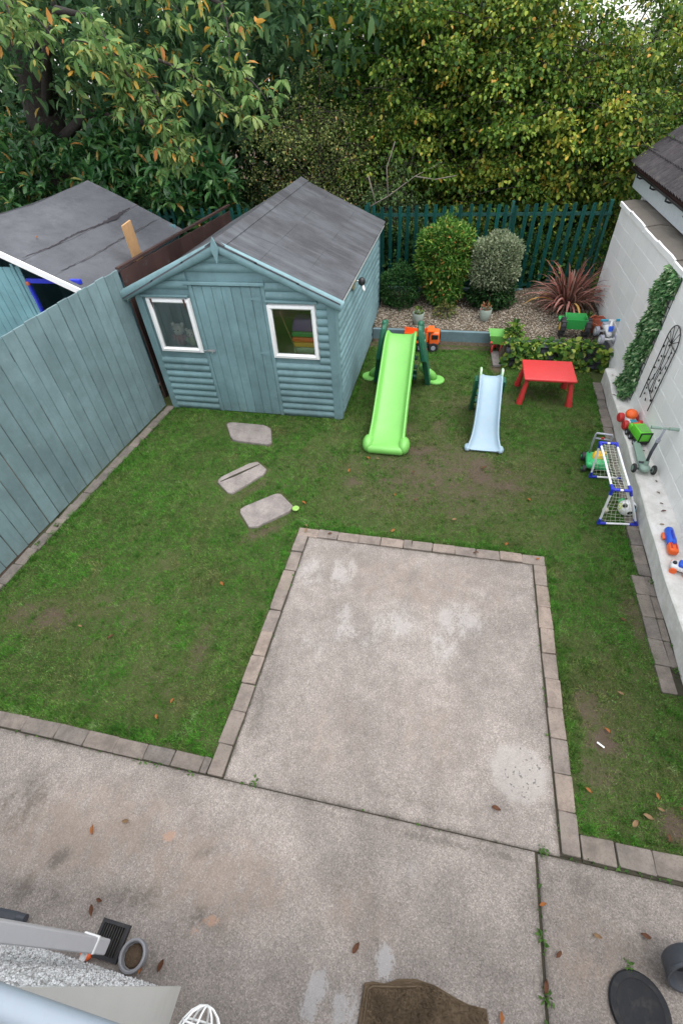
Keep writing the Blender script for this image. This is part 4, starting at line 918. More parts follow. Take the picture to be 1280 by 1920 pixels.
nn = 1000; P = sample_box(nn, .95, 2.66, 8.06, 8.13, .0, .42); cl = np.sin(P[:, 0]*9+P[:, 2]*7)+np.sin(P[:, 0]*23-P[:, 2]*17)*.7; P = P[(cl > -.55)]; D = RNG.normal(0, .6, P.shape); D[:, 1] -= .5; D[:, 2] -= .6
leaf_mesh('leaves', P, D, .078, .95, m_ivy, iv, True, up=np.array([0, -1., .8]))
nn = 300; P = sample_box(nn, .95, 2.5, 8.1, 8.36, .39, .44); D = RNG.normal(0, .8, P.shape); D[:, 2] = RNG.uniform(-.1, .5, nn); leaf_mesh('leaves', P, D, .078, .95, m_ivy, iv, True)
m = MB()
for k in range(16):
    x = random.uniform(1, 2.6); p = V(x, 8.12, .45); pth = [p]
    for q in range(5): p = p+V(random.uniform(-.08, .08), random.uniform(-.015, .01), -.085); pth.append(p)
    m.tube(pth, .004, 5)
wpart(m, 'stems', m_bark, iv)
# ------------------------------------------------------------------ shrubs and pots
def shell_points(n, c, r, inner=.55, bump_=.12, k=5, zlo=-1, sq=0):
    d = unit(RNG.normal(0, 1, (n, 3))); d = d[d[:, 2] > zlo]; n = len(d)
    q = RNG.uniform(inner**3, 1, n)**(1/3)
    q = q/np.maximum(.001, (np.abs(d)**sq).sum(1)**(1/sq)) if sq else q
    lump = 1+bump_*np.sin(d[:, 0]*k+1.3)*np.sin(d[:, 1]*k+.4)*1.2+bump_*.8*np.sin(d[:, 2]*k*1.7+d[:, 0]*4)
    return np.asarray(c)+d*np.asarray(r)*(q*lump)[:, None], d
def shrub(name, label, c, r, nleaf, L, asp, mat, base, stems=7, inner=.6, six=False, **k):
    t = thing(name, label, 'shrub', base)
    P, d = shell_points(nleaf, c, r, inner, **k); D = d*.8+RNG.normal(0, .6, P.shape); D[:, 2] += .25
    leaf_mesh('foliage', P, D, L, asp, mat, t, six)
    m = MB(); b = Vector(base)
    for i in range(stems):
        a = 2*PI*i/stems; e = Vector(c)+V(math.cos(a)*r[0]*.55, math.sin(a)*r[1]*.55, r[2]*random.uniform(-.1, .6)); m.tube([b+V(.05*math.cos(a), .05*math.sin(a), -.02), b.lerp(e, .5)+V(random.uniform(-.05, .05), random.uniform(-.05, .05), 0), e], [.018, .012, .005], 6)
    wpart(m, 'stems', m_bark, t); return t
shrub('box_bush', 'small rounded dark green bush beside the shed corner', (-1.10, 9.98, .66), (.40, .36, .42), 5200, .045, .55, leaf_mat('box_leaf', [(0, (0.012, 0.048, 0.012)), (.5, (0.026, 0.090, 0.022)), (.85, (0.054, 0.144, 0.036)), (1, (0.108, 0.204, 0.072))]), (-1.10, 9.98, .33), inner=.7)
m_pier = leaf_mat('pieris_leaf', [(0, (0.027, 0.087, 0.014)), (.35, (0.061, 0.173, 0.027)), (.65, (0.123, 0.271, 0.043)), (.86, (0.246, 0.383, 0.074)), (.95, (0.394, 0.468, 0.111)), (.975, (0.518, 0.161, 0.061)), (1, (0.616, 0.246, 0.074))])
sh = shrub('pieris_shrub', 'tall bright green leafy shrub by the palisade above the first pot', (-.27, 10.12, 1.22), (.50, .42, .55), 7600, .085, .34, m_pier, (-.27, 10.12, .35), inner=.66, bump_=.10, sq=3)
P, d = shell_points(2600, (-.22, 10.0, .68), (.36, .30, .36), .6); leaf_mesh('foliage', P, d*.7+RNG.normal(0, .5, P.shape), .085, .34, m_pier, sh)
m_pit = leaf_mat('variegated_leaf', [(0, (0.084, 0.120, 0.060)), (.3, (0.156, 0.204, 0.108)), (.6, (0.240, 0.288, 0.168)), (.85, (0.348, 0.384, 0.240)), (1, (0.480, 0.504, 0.348))])
sh = shrub('variegated_shrub', 'silvery grey green rounded shrub beside the taller green one', (.70, 10.05, 1.12), (.45, .40, .48), 10500, .048, .5, m_pit, (.70, 10.05, .35), inner=.7, bump_=.08, sq=3)
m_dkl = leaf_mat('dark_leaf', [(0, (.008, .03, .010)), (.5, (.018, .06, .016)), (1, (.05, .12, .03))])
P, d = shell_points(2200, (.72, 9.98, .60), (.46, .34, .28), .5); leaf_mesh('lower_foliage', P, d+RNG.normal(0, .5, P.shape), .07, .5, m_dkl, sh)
def pot_with_plant(x, y_, lab, m_fl):
    t = thing('plant_pot', lab, 'plant pot', (x, y_, float(bedz(np.array(x), np.array(y_)))-.01), 0, 'glazed pots on the gravel')
    MB().lathe([(.06, 0), (.085, .03), (.108, .12), (.115, .215), (.112, .225), (.103, .222), (.098, .18), (0, .178)], n=26).build('pot', plain('glazed_pot', (.34, .40, .35), .3, .06, spec=.5), t, 40)
    MB().lathe([(.097, .180), (.06, .19), (0, .195)], n=16).build('soil', m_soil, t, True)
    P, d = shell_points(70, (x, y_, t.location.z+.24), (.07, .07, .07), .1); d[:, 2] += .6; o = leaf_mesh('plant', P, d, .06, .4, m_fl, t)
pot_with_plant(-.63, 9.22, 'pale glazed pot with a small green plant in front of the tall green shrub', m_ivy)
pot_with_plant(.63, 9.38, 'pale glazed pot with a reddish plant in front of the silvery shrub', leaf_mat('reddish_leaf', [(0, (.10, .16, .05)), (.5, (.25, .16, .07)), (1, (.4, .05, .05))]))
def low_plant(name, lab, c, r, n_, L, mat, asp=.5):
    t = thing(name, lab, 'plant', (c[0], c[1], .25)); P, d = shell_points(n_, c, r, .3); D = d+RNG.normal(0, .5, P.shape); leaf_mesh('leaves', P, D, L, asp, mat, t, True)
    m = MB()
    for i in range(6): m.tube([(c[0], c[1], .22), (c[0]+random.uniform(-1, 1)*r[0]*.7, c[1]+random.uniform(-1, 1)*r[1]*.7, c[2]+r[2]*.5)], [.006, .003], 5)
    wpart(m, 'stems', m_bark, t)
low_plant('vine_clump', 'leafy vine with a few yellow leaves beside the toy wheelbarrow', (1.12, 8.62, .38), (.13, .22, .20), 260, .075, m_ivy, .8)
low_plant('ground_plant', 'straggly brownish green plant on the gravel between the two pots', (-.12, 9.55, .36), (.22, .22, .18), 330, .06, leaf_mat('straggly_leaf', [(0, (.05, .08, .02)), (.6, (.14, .17, .05)), (1, (.28, .2, .08))]))
low_plant('wall_weeds', 'small green weeds where the gravel meets the white wall', (2.45, 9.2, .43), (.16, .3, .08), 260, .05, m_ivy)
# phormium: strap leaves
ph = thing('phormium', 'spiky red bronze phormium clump in front of the palisade', 'plant', (2.12, 9.78, .42))
m_phb = leaf_mat('phormium_bronze', [(0, (0.062, 0.035, 0.027)), (.35, (0.125, 0.065, 0.048)), (.65, (0.213, 0.100, 0.075)), (1, (0.325, 0.175, 0.138))]); m_php = leaf_mat('phormium_pink', [(0, (0.270, 0.088, 0.068)), (.5, (0.392, 0.155, 0.128)), (1, (0.513, 0.270, 0.223))]); m_phy = leaf_mat('phormium_yellow', [(0, (.50, .26, .06)), (1, (.62, .38, .12))]); m_phd = leaf_mat('phormium_dead', [(0, (.08, .055, .04)), (.5, (.16, .11, .08)), (1, (.28, .21, .15))])
def strap(m, az, el, L, w_, droop, base):
    n_ = 8; p = Vector(base); d = V(math.cos(az)*math.cos(el), math.sin(az)*math.cos(el), math.sin(el)); s_ = V(-math.sin(az), math.cos(az), 0); vs = []
    for i in range(n_+1):
        t = i/n_; ww = w_*(1-.15*t)*(1 if t < .75 else (1-t)/.25*.9+.06); up_ = s_.cross(d)
        vs += [p-s_*ww*.5+up_*ww*.16, p-up_*ww*.1, p+s_*ww*.5+up_*ww*.16]
        p = p+d*(L/n_); d = (d+V(0, 0, -droop*(t+.15)/n_*4)).normalized()
        if p.z < base[2]+.015: p.z = base[2]+.015; d.z = max(d.z, -.02)
    fs = []
    for i in range(n_):
        b = 3*i; fs += [(b, b+1, b+4, b+3), (b+1, b+2, b+5, b+4)]
    m.add(vs, fs)
for nm, mt, cnt, el, L, dr_, wdt in (('bronze_leaves', m_phb, 120, (.5, 1.4), (.55, .95), (.4, 1.1), .034), ('pink_leaves', m_php, 52, (.45, 1.35), (.6, 1.0), (.4, 1.0), .036), ('yellow_leaves', m_phy, 5, (.35, .8), (.8, 1.0), (.9, 1.2), .045), ('dead_leaves', m_phd, 110, (.1, .9), (.45, .75), (1.3, 2.4), .028)):
    m = MB()
    for i in range(cnt):
        az = random.uniform(0, 2*PI); strap(m, az, random.uniform(*el), random.uniform(*L), wdt*random.uniform(.7, 1.2), random.uniform(*dr_), (2.12+.09*math.cos(az)*random.random(), 9.78+.09*math.sin(az)*random.random(), .44))
    wpart(m, nm, mt, ph)
# leafy panel on the wall
m_hedge = leaf_mat('panel_leaf', [(0, (0.038, 0.112, 0.046)), (.4, (0.090, 0.225, 0.075)), (.7, (0.179, 0.343, 0.134)), (.9, (0.417, 0.567, 0.299)), (1, (0.672, 0.776, 0.521))])
hp = thing('leaf_panel', 'tall narrow panel of leafy artificial hedge hanging on the block wall', 'hedge panel', (2.62, 6.97, .3))
nn = 5600; P = sample_box(nn, 2.61, 2.668, 6.70, 7.22, .30, 1.97); P[:, 0] = np.minimum(2.665, P[:, 0]+.03*np.sin(P[:, 2]*14)+.02*np.sin(P[:, 1]*21)); P[:, 1] += .03*np.sin(P[:, 2]*9)
D = RNG.normal(0, .55, P.shape); D[:, 0] -= .7; D[:, 2] -= .35; leaf_mesh('leaves', P, D, .058, .5, m_hedge, hp, True, up=np.array([-.8, 0, 1.]))
m = MB()
for k in range(8): m.cyl((2.672, 6.68+k*.083, .30), (2.672, 6.68+k*.083, 1.96), .004, n=5)
for k in range(16): m.cyl((2.668, 6.66, .32+k*.108), (2.668, 7.28, .32+k*.108), .004, n=5)
wpart(m, 'backing_grid', m_dgrey, hp)
# wire trellis
tr = thing('wire_trellis', 'black wire garden trellis with arched top fixed to the white wall', 'trellis', (2.655, 6.17, .55))
ya, yb, xt = 5.98, 6.36, 2.652
def arc(n_=16): return [V(xt, (ya+yb)/2-math.cos(t)*(yb-ya)/2, 1.40+.20*math.sin(t)) for t in [PI*i/n_ for i in range(n_+1)]]
wpart(MB().tube([V(xt, ya, .56)]+arc()+[V(xt, yb, .54)], .0065, 6), 'frame', m_black, tr, True)
wpart(MB().cyl((xt, ya, 1.37), (xt, yb, 1.40), .005, n=6), 'crossbar', m_black, tr); wpart(MB().cyl((xt, ya, .70), (xt, yb, .78), .005, n=6), 'crossbar', m_black, tr)
for t in (.45, .95, PI/2, 2.2, 2.7): wpart(MB().cyl((xt, 6.17, 1.385), (xt, 6.17-math.cos(t)*.19, 1.40+.20*math.sin(t)), .0045, n=6), 'spoke', m_black, tr)
for yo, ph_ in ((6.10, 0), (6.24, 1.6)): wpart(MB().tube([V(xt, yo+.035*math.sin(t*6+ph_), .75+.63*t) for t in np.linspace(0, 1, 22)], .0045, 6), 'vine', m_black, tr, True)
wpart(MB().cyl((xt, 6.17, .74), (xt, 6.17, 1.385), .0045, n=6), 'vine', m_black, tr)
for k in range(22):
    zz = .62+.74*k/21; yy = 6.17+.15*math.sin(k*2.4); wpart(MB().sphere((xt-.004, yy, zz), (.006, .026, .014), 8, 5, Matrix.Rotation(random.uniform(-1, 1), 3, 'X')), 'wire_leaf', m_black, tr)

# ------------------------------------------------------------------ woodland behind the fence
def tree_wood(m, base, tips, r0, lean=V(0, 0, 0)):
    base = Vector(base); top = base+V(lean.x, lean.y, max(t[2] for t in tips)*.75)
    pth = [base, base.lerp(top, .35)+V(random.uniform(-.1, .1), random.uniform(-.1, .1), 0), base.lerp(top, .7)+V(random.uniform(-.15, .15), random.uniform(-.15, .15), 0), top]
    m.tube(pth, [r0, r0*.8, r0*.55, r0*.2], 9)
    for t in tips:
        t = Vector(t); s = min(.9, max(.2, (t.z-.8-base.z)/(top.z-base.z)*.8)); a = base.lerp(top, s); mid = a.lerp(t, .5)+V(random.uniform(-.2, .2), random.uniform(-.2, .2), random.uniform(.0, .25)); m.tube([a, mid, t], [r0*.28, r0*.16, .010], 5, False)
def spray_crown(centers, radius, per, flat=.45, droop=.35):
    """leaf positions and axes: drooping sprays, each a flattened cloud"""
    C = np.asarray(centers); k = len(C); P = np.repeat(C, per, 0); out = unit(np.random.default_rng(3).normal(0, 1, (k, 3))*np.array([1, 1, .25])); O = np.repeat(out, per, 0)
    rr_ = np.repeat(radius*RNG.uniform(.6, 1.3, k), per)
    q = RNG.normal(0, .5, P.shape); q[:, 2] *= flat; q *= rr_[:, None]
    dist = np.linalg.norm(q[:, :2], axis=1); q[:, 2] -= droop*dist**2/np.maximum(rr_, .1)
    D = O*.35+q/np.maximum(rr_[:, None], .1)*.9+RNG.normal(0, .45, P.shape); D[:, 2] -= .35
    return P+q, D
def tree(name, label, base, c, r, nspray, srad, per, L, asp, mat, trunk_r=.12, six=True, zmin=-1., limbs=22, group=None, inner=.35):
    t = thing(name, label, 'tree', base, 0, group)
    C, d = shell_points(nspray, c, r, inner, .14, 4, zmin); P, D = spray_crown(C, srad, per)
    # sprays on the outside and towards the light turn colour first; each spray has a tone of its own
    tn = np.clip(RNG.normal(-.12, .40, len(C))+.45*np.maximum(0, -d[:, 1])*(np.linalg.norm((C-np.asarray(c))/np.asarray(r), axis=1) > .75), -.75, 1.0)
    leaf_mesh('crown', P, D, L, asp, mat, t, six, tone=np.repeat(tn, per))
    m = MB(); tree_wood(m, base, [C[i] for i in RNG.choice(len(C), min(limbs, len(C)), False)], trunk_r); wpart(m, 'trunk', m_bark, t, True); m = MB()
    for i in range(len(C)):   # the fine twigs that carry the sprays
        a = Vector(C[i])
        for q in range(2): b = a+V(random.gauss(0, .35), random.gauss(-.1, .35), random.gauss(.02, .22)); m.tube([a, a.lerp(b, .5)+V(0, 0, .05), b], [.009, .006, .003], 4, False)
    tag(wpart(m, 'twigs', m_bark, t, True), kind='stuff'); return t
m_haz = leaf_mat('hazel_leaf', [(0, (0.024, 0.068, 0.013)), (.3, (0.059, 0.127, 0.019)), (.6, (0.109, 0.191, 0.027)), (.85, (0.187, 0.264, 0.037)), (.96, (0.315, 0.317, 0.055)), (1, (0.443, 0.232, 0.049))], .8, 1.25, turned=[(0, (.12, .17, .025)), (.4, (.24, .27, .035)), (.75, (.38, .36, .06)), (.95, (.52, .36, .06)), (1, (.5, .2, .05))])
m_hz2 = leaf_mat('sycamore_leaf', [(0, (0.022, 0.074, 0.015)), (.4, (0.053, 0.142, 0.020)), (.75, (0.104, 0.224, 0.030)), (.95, (0.209, 0.313, 0.045)), (1, (0.448, 0.417, 0.074))], .8, 1.2)
m_haw = leaf_mat('hawthorn_leaf', [(0, (0.061, 0.102, 0.032)), (.4, (0.130, 0.182, 0.055)), (.75, (0.224, 0.275, 0.082)), (.95, (0.379, 0.365, 0.128)), (1, (0.518, 0.256, 0.109))])
m_lau = leaf_mat('laurel_leaf', [(0, (0.014, 0.056, 0.017)), (.4, (0.030, 0.106, 0.030)), (.75, (0.062, 0.161, 0.044)), (.95, (0.109, 0.236, 0.062)), (1, (0.409, 0.186, 0.049))], .85, 1.15, .35, .5)
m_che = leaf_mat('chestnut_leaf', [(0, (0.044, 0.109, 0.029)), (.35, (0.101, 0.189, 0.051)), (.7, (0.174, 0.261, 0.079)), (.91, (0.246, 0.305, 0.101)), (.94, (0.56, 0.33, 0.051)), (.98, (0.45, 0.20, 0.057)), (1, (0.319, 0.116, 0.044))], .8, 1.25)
m_chd = leaf_mat('chestnut_shaded_leaf', [(0, (0.019, 0.055, 0.022)), (.5, (0.043, 0.102, 0.041)), (.96, (0.094, 0.172, 0.062)), (1, (0.624, 0.343, 0.047))])  # inner-crown shade put into these darker leaf colours; the far wood reuses them
G = 'trees beyond the palisade'
hz1 = tree('hazel_tree', 'yellow green leafy tree right of centre behind the palisade, arching over it', (.2, 13.1, 0), (-.1, 12.6, 3.2), (2.1, 1.5, 2.5), 300, .42, 190, .070, .78, m_haz, .09, group=G)
hz2 = tree('hazel_tree', 'yellowing tree behind the palisade nearest the white wall end', (2.3, 12.6, 0), (2.2, 12.5, 2.6), (1.75, 1.2, 2.05), 220, .40, 170, .070, .8, m_haz, .09, group=G)
tree('hazel_tree', 'thin topped tree at the top right corner against the white sky', (5.2, 14.5, 0), (4.2, 14.3, 3.05), (2.5, 1.4, 1.95), 190, .5, 120, .075, .8, m_haz, .10, group=G)
tree('sycamore_tree', 'darker green tree filling the gap between the hawthorn and yellow trees', (-1.6, 14.2, 0), (-1.4, 13.9, 3.4), (2.3, 1.3, 2.8), 210, .5, 150, .09, .8, m_hz2, .13, group=G)
tree('sycamore_tree', 'dark leafy tree standing deep behind the yellow trees', (2.0, 15.8, 0), (.2, 15.4, 3.0), (2.6, 1.2, 2.9), 200, .6, 130, .10, .8, m_hz2, .14, group=G)
tree('hawthorn_tree', 'olive green small leaved tree right behind the shed roof ridge', (-3.2, 12.6, 0), (-3.0, 12.3, 2.2), (1.75, 1.2, 1.9), 170, .45, 130, .05, .62, m_haw, .09, False, group=G)
tree('hawthorn_tree', 'paler feathery shrub tree between the shed roof and the palisade', (-1.5, 11.5, 0), (-1.45, 11.45, 1.6), (.7, .45, 1.0), 60, .35, 110, .055, .5, leaf_mat('elder_leaf', [(0, (.05, .10, .03)), (.5, (.10, .18, .06)), (1, (.2, .28, .12))]), .05, False, group=G)
def turned_sprays(t, boxes, k):   # outer sprays that hang out towards the garden and have turned yellow
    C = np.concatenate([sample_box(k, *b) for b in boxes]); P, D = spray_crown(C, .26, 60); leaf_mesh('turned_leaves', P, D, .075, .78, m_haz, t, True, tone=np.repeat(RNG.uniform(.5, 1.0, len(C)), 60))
    m = MB()
    for q in C: m.tube([Vector(q), Vector(q)+V(random.gauss(0, .1), .35, random.uniform(-.05, .2)), Vector(q)+V(random.gauss(0, .2), .9, random.uniform(0, .4))], [.004, .007, .012], 4, False)
    tag(wpart(m, 'twigs', m_bark, t), kind='stuff')
turned_sprays(hz1, [(-1.5, -.15, 11.4, 11.9, 2.75, 3.35), (-.8, .9, 11.8, 12.2, 3.5, 4.3), (-.3, .9, 11.5, 11.9, 2.1, 2.5)], 9)
turned_sprays(hz2, [(1.15, 2.1, 11.4, 11.9, 2.55, 3.15), (1.5, 2.4, 11.5, 11.9, 2.05, 2.4), (1.6, 2.9, 12, 12.4, 3.4, 4.1)], 9)
def whorl(C, n_, L, droop, spread):   # rosettes of long leaves: laurel shoots, chestnut fans
    k = len(C); P = np.repeat(C, n_, 0); a = np.tile(np.arange(n_)*2*PI/n_, k)+np.repeat(RNG.uniform(0, 6.28, k), n_)+RNG.normal(0, .15, k*n_)
    el = RNG.normal(droop, .22, k*n_); D = np.stack([np.cos(a)*np.cos(el), np.sin(a)*np.cos(el), np.sin(el)], 1); ax = np.repeat(unit(RNG.normal(0, spread, (k, 3))+np.array([0, -.35, .6])), n_, 0)
    # tilt the rosette so that its axis is ax
    z_ = np.array([0, 0, 1.]); v = np.cross(np.broadcast_to(z_, ax.shape), ax); c = ax[:, 2:3]; D = D*c+np.cross(v, D)+v*(np.sum(v*D, 1, keepdims=True))/(1+c+1e-6)
    return P+D*.02, D
def laurel(base, c, r, k, label):
    t = thing('laurel_bush', label, 'bush', base, 0, 'laurels behind the neighbours shed'); C, d = shell_points(k, c, r, .55, .16, 5, -.5); P, D = whorl(C, 8, .2, .25, .45); leaf_mesh('foliage', P, D, .235, .34, m_lau, t, True, curl=.22)
    P2 = np.repeat(C, 4, 0)+RNG.normal(0, .10, (len(C)*4, 3))-np.repeat(d, 4, 0)*.12; leaf_mesh('inner_foliage', P2, RNG.normal(0, 1, P2.shape), .17, .34, m_lau, t)
    m = MB(); tree_wood(m, base, [C[i] for i in RNG.choice(len(C), 18, False)], .07); wpart(m, 'trunk', m_bark, t, True)
laurel((-5.8, 11.6, 0), (-5.9, 11.3, 1.7), (1.15, .8, 1.25), 620, 'glossy green laurel just behind the gap between the two sheds')
laurel((-7.6, 11.9, 0), (-7.6, 11.7, 2.0), (1.5, .9, 1.35), 700, 'large leaved laurel behind the neighbours shed roof')
laurel((-10.2, 12.1, 0), (-10.2, 12.0, 1.9), (1.7, 1.0, 1.4), 560, 'dark laurel at the far left edge below the big trunk')
# the chestnut: big trunk at the left, inner crown with its shade in the leaf colour, bright hanging sprays in front
ct = thing('chestnut_tree', 'big horse chestnut with dark trunk and hanging autumn leaves at top left', 'tree', (-9.9, 12.6, 0))
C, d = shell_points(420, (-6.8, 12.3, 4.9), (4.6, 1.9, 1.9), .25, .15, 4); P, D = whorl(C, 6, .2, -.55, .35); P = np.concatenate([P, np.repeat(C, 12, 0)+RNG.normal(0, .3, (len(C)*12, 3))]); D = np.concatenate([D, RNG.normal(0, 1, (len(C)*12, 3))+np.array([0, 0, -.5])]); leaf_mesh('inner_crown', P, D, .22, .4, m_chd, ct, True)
m = MB(); m.tube([(-10.0, 12.6, -.1), (-9.8, 12.55, 1.6), (-9.75, 12.4, 3.2), (-9.4, 12.2, 4.6), (-9.0, 12, 6.2)], [.55, .46, .42, .36, .24], 14); wpart(m, 'trunk', m_bark, ct, True)
m = MB(); LIMB = [[(-9.6, 12.3, 3.4), (-8.4, 11.4, 4.4), (-7.0, 10.2, 4.9), (-5.6, 8.9, 4.7)], [(-9.3, 12.1, 4.4), (-7.2, 11.2, 5.3), (-5.2, 9.8, 5.3), (-3.6, 9.0, 4.7)], [(-9.1, 12.1, 5.6), (-8.2, 10.6, 6.2), (-7.2, 9.2, 5.9), (-6.4, 8.2, 4.9)], [(-9.5, 12.3, 3.0), (-8.2, 11.8, 3.5), (-6.8, 11.6, 3.3)]]
for L in LIMB: m.tube(L, [.13, .09, .055, .025][:len(L)], 8)
# hanging sprays: (x, y, z) measured where the bright fans hang
HANG = []
def twig(a, b, n_):
    a, b = Vector(a), Vector(b); mid = a.lerp(b, .5)+V(random.uniform(-.1, .1), random.uniform(-.1, .1), .12); pts = [(1-t)**2*a+2*t*(1-t)*mid+t*t*b for t in np.linspace(0, 1, n_)]; m.tube(pts, [.022-.018*i/(n_-1) for i in range(n_)], 5)
    for p in pts[1:]:
        for _ in range(5): HANG.append(p+V(random.gauss(0, .15), random.gauss(0, .15), random.gauss(-.03, .10)))
for a, b, n_ in (((-5.6, 8.9, 4.7), (-4.75, 7.9, 4.15), 7), ((-5.6, 8.9, 4.7), (-4.9, 7.9, 3.75), 7), ((-5.2, 8.4, 4.4), (-4.25, 7.9, 3.85), 7), ((-4.9, 8.1, 4.2), (-4.1, 7.8, 3.35), 7), ((-4.4, 8.0, 3.9), (-4.2, 7.8, 3.05), 6), ((-4.3, 7.9, 3.6), (-3.95, 7.7, 3.05), 6), ((-3.6, 9.0, 4.7), (-3.3, 8.2, 4.1), 6), ((-4.4, 8.3, 4.2), (-3.2, 8.0, 3.6), 7), ((-3.3, 8.3, 4.0), (-2.75, 8.0, 3.7), 5), ((-5.2, 9.6, 5.2), (-4.0, 8.6, 4.6), 7), ((-6.4, 8.2, 4.9), (-5.9, 7.5, 4.5), 6), ((-6.4, 8.2, 4.9), (-5.3, 7.6, 4.35), 6), ((-5.3, 7.8, 4.4), (-4.75, 7.5, 4.3), 5), ((-7.2, 9.2, 5.2), (-6.6, 8.0, 4.6), 6)): twig(a, b, n_)
wpart(m, 'limbs', m_bark, ct, True)
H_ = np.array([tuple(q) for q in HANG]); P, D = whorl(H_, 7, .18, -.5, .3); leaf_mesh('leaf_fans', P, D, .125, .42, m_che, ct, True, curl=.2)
# far wood that reads as one dark mass, and undergrowth along the fence
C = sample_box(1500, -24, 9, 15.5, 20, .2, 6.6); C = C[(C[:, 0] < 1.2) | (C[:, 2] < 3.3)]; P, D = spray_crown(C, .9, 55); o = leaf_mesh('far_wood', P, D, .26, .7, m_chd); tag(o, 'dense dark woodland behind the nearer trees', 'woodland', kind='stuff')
C = sample_box(330, -7, 2.9, 10.95, 12.1, .1, 1.25); P, D = spray_crown(C, .4, 70); o = leaf_mesh('undergrowth', P, D, .085, .6, m_hz2); tag(o, 'dark tangled undergrowth behind the palisade', 'undergrowth', kind='stuff')
C = sample_box(200, -1.9, 2.7, 10.74, 11.0, .35, 1.5); P, D = spray_crown(C, .25, 45); o = leaf_mesh('fence_ivy', P, D, .065, .75, m_dkl); tag(o, 'green ivy leaves pressed against the back of the palisade', 'ivy', kind='stuff')
db = thing('dead_branch', 'bare grey dead branch leaning over the palisade beside the shed', 'branch', (-1.7, 11.0, 1.6)); m = MB()
for L in ([(-1.95, 10.9, 1.85), (-1.5, 11.0, 2.05), (-1.0, 11.1, 2.35), (-.5, 11.2, 2.55)], [(-1.5, 11.0, 2.05), (-1.55, 11.1, 2.5), (-1.4, 11.1, 2.9)], [(-1.0, 11.1, 2.35), (-.6, 11.05, 2.3), (-.2, 11.1, 2.35)], [(-1.75, 10.95, 1.95), (-1.9, 11.0, 2.4)]): m.tube(L, [.014, .011, .007, .004][:len(L)], 6)
wpart(m, 'stick', m_twig, db, True)
# ------------------------------------------------------------------ toys
def slide_bed(cx, prof, w_in, rail_w, rail_h, thick=.03):
    """prof: (y, z, inner half width, rail height); a U-shaped trough lofted down the slope"""
    m = MB(); rings = []
    for i, (y_, z_, hw_, rh) in enumerate(prof):
        a = prof[max(i-1, 0)]; b = prof[min(i+1, len(prof)-1)]; t = V(0, b[0]-a[0], b[1]-a[1]).normalized(); nrm = V(0, -t.z, t.y); nrm = nrm if nrm.z > 0 else -nrm
        sec = [(-hw_-rail_w, -thick), (-hw_-rail_w, rh*.8), (-hw_-rail_w*.75, rh), (-hw_-rail_w*.3, rh), (-hw_, rh*.75), (-hw_+.018, .015), (-hw_+.05, .0), (0, -.004), (hw_-.05, 0), (hw_-.018, .015), (hw_, rh*.75), (hw_+rail_w*.3, rh), (hw_+rail_w*.75, rh), (hw_+rail_w, rh*.8), (hw_+rail_w, -thick)]
        rings.append([V(cx+u, y_, z_)+nrm*v for u, v in sec])
    return m.loft(rings)
def dense(pr, k=5):   # Catmull-Rom through the profile
    out = []; n_ = len(pr)
    for i in range(n_-1):
        p0, p1, p2, p3 = [np.array(pr[min(max(i+d, 0), n_-1)]) for d in (-1, 0, 1, 2)]
        for t in np.linspace(0, 1, k, endpoint=False): out.append(tuple(.5*(2*p1+(p2-p0)*t+(2*p0-5*p1+4*p2-p3)*t*t+(3*p1-p0-3*p2+p3)*t**3)))
    return out+[tuple(pr[-1])]
gs = thing('big_slide', 'large lime green plastic slide with dark green ladder on the lawn', 'slide', (-.71, 6.4, 0)); cx = -.715
wpart(slide_bed(cx, dense([(7.04, 1.0, .19, .05), (6.92, .99, .19, .07), (6.74, .91, .195, .085), (6.3, .62, .20, .09), (5.9, .36, .205, .09), (5.68, .22, .21, .085), (5.5, .15, .215, .07), (5.34, .125, .22, .03)]), .2, .045, .09), 'chute', p_lime, gs, 50)
m = MB().rbox((cx, 5.37, .064), (.54, .23, .126), .058, 5)
for q in (-1, 1): m.sphere((cx+q*.255, 5.42, .085), (.085, .15, .118), 18, 12)
wpart(m, 'foot', p_lime, gs, 60)
SIDE = [(6.96, .60), (6.93, .93), (6.98, 1.09), (7.07, 1.17), (7.19, 1.15), (7.26, 1.02), (7.32, .80), (7.40, .50), (7.50, .10), (7.52, .0), (7.30, .0), (7.20, .28), (7.10, .50)]
def rounded_plate(poly, d0, d1, b=.012, flare=0.):
    c = (sum(p[0] for p in poly)/len(poly), sum(p[1] for p in poly)/len(poly)); sh_ = [(c[0]+(p[0]-c[0])*.94, c[1]+(p[1]-c[1])*.97) for p in poly]; s_ = 1 if d1 > d0 else -1
    return MB().loft([[(d+s_*flare*(1.1-p[1]), *p) for p in P] for d, P in ((d0, sh_), (d0+s_*b, poly), (d1-s_*b, poly), (d1, sh_))])
for q in (-1, 1):
    sd = wpart(rounded_plate(SIDE, cx+q*.235, cx+q*.315, .02, .16), 'ladder_side', p_dgreen, gs, 30)
    wpart(MB().sphere((cx+q*.278, 7.08, 1.14), (.042, .05, .05), 14, 9), 'handle', p_dgreen, sd, True)
    for yy, zz in ((7.08, .98), (7.14, .84), (7.22, .66)): wpart(MB().rbox((cx+q*(.314+.16*(1.1-zz)), yy, zz), (.006, .03, .075), .0028, 2, Matrix.Rotation(.3, 3, 'X')), 'slot', p_mint if zz > .7 else p_red, sd)
    lg = wpart(MB().tube([(cx+q*.30, 7.40, .30), (cx+q*.40, 7.43, .20), (cx+q*.50, 7.46, .10), (cx+q*.56, 7.47, .05)], [.055, .07, .075, .05], 14), 'stabiliser', p_lime, gs, True)
    wpart(MB().lathe([(.0, 0), (.14, 0), (.15, .02), (.14, .04), (.10, .05), (0, .052)], (cx+q*.57, 7.47, 0), 24), 'foot_pad', p_lime, lg, 40)
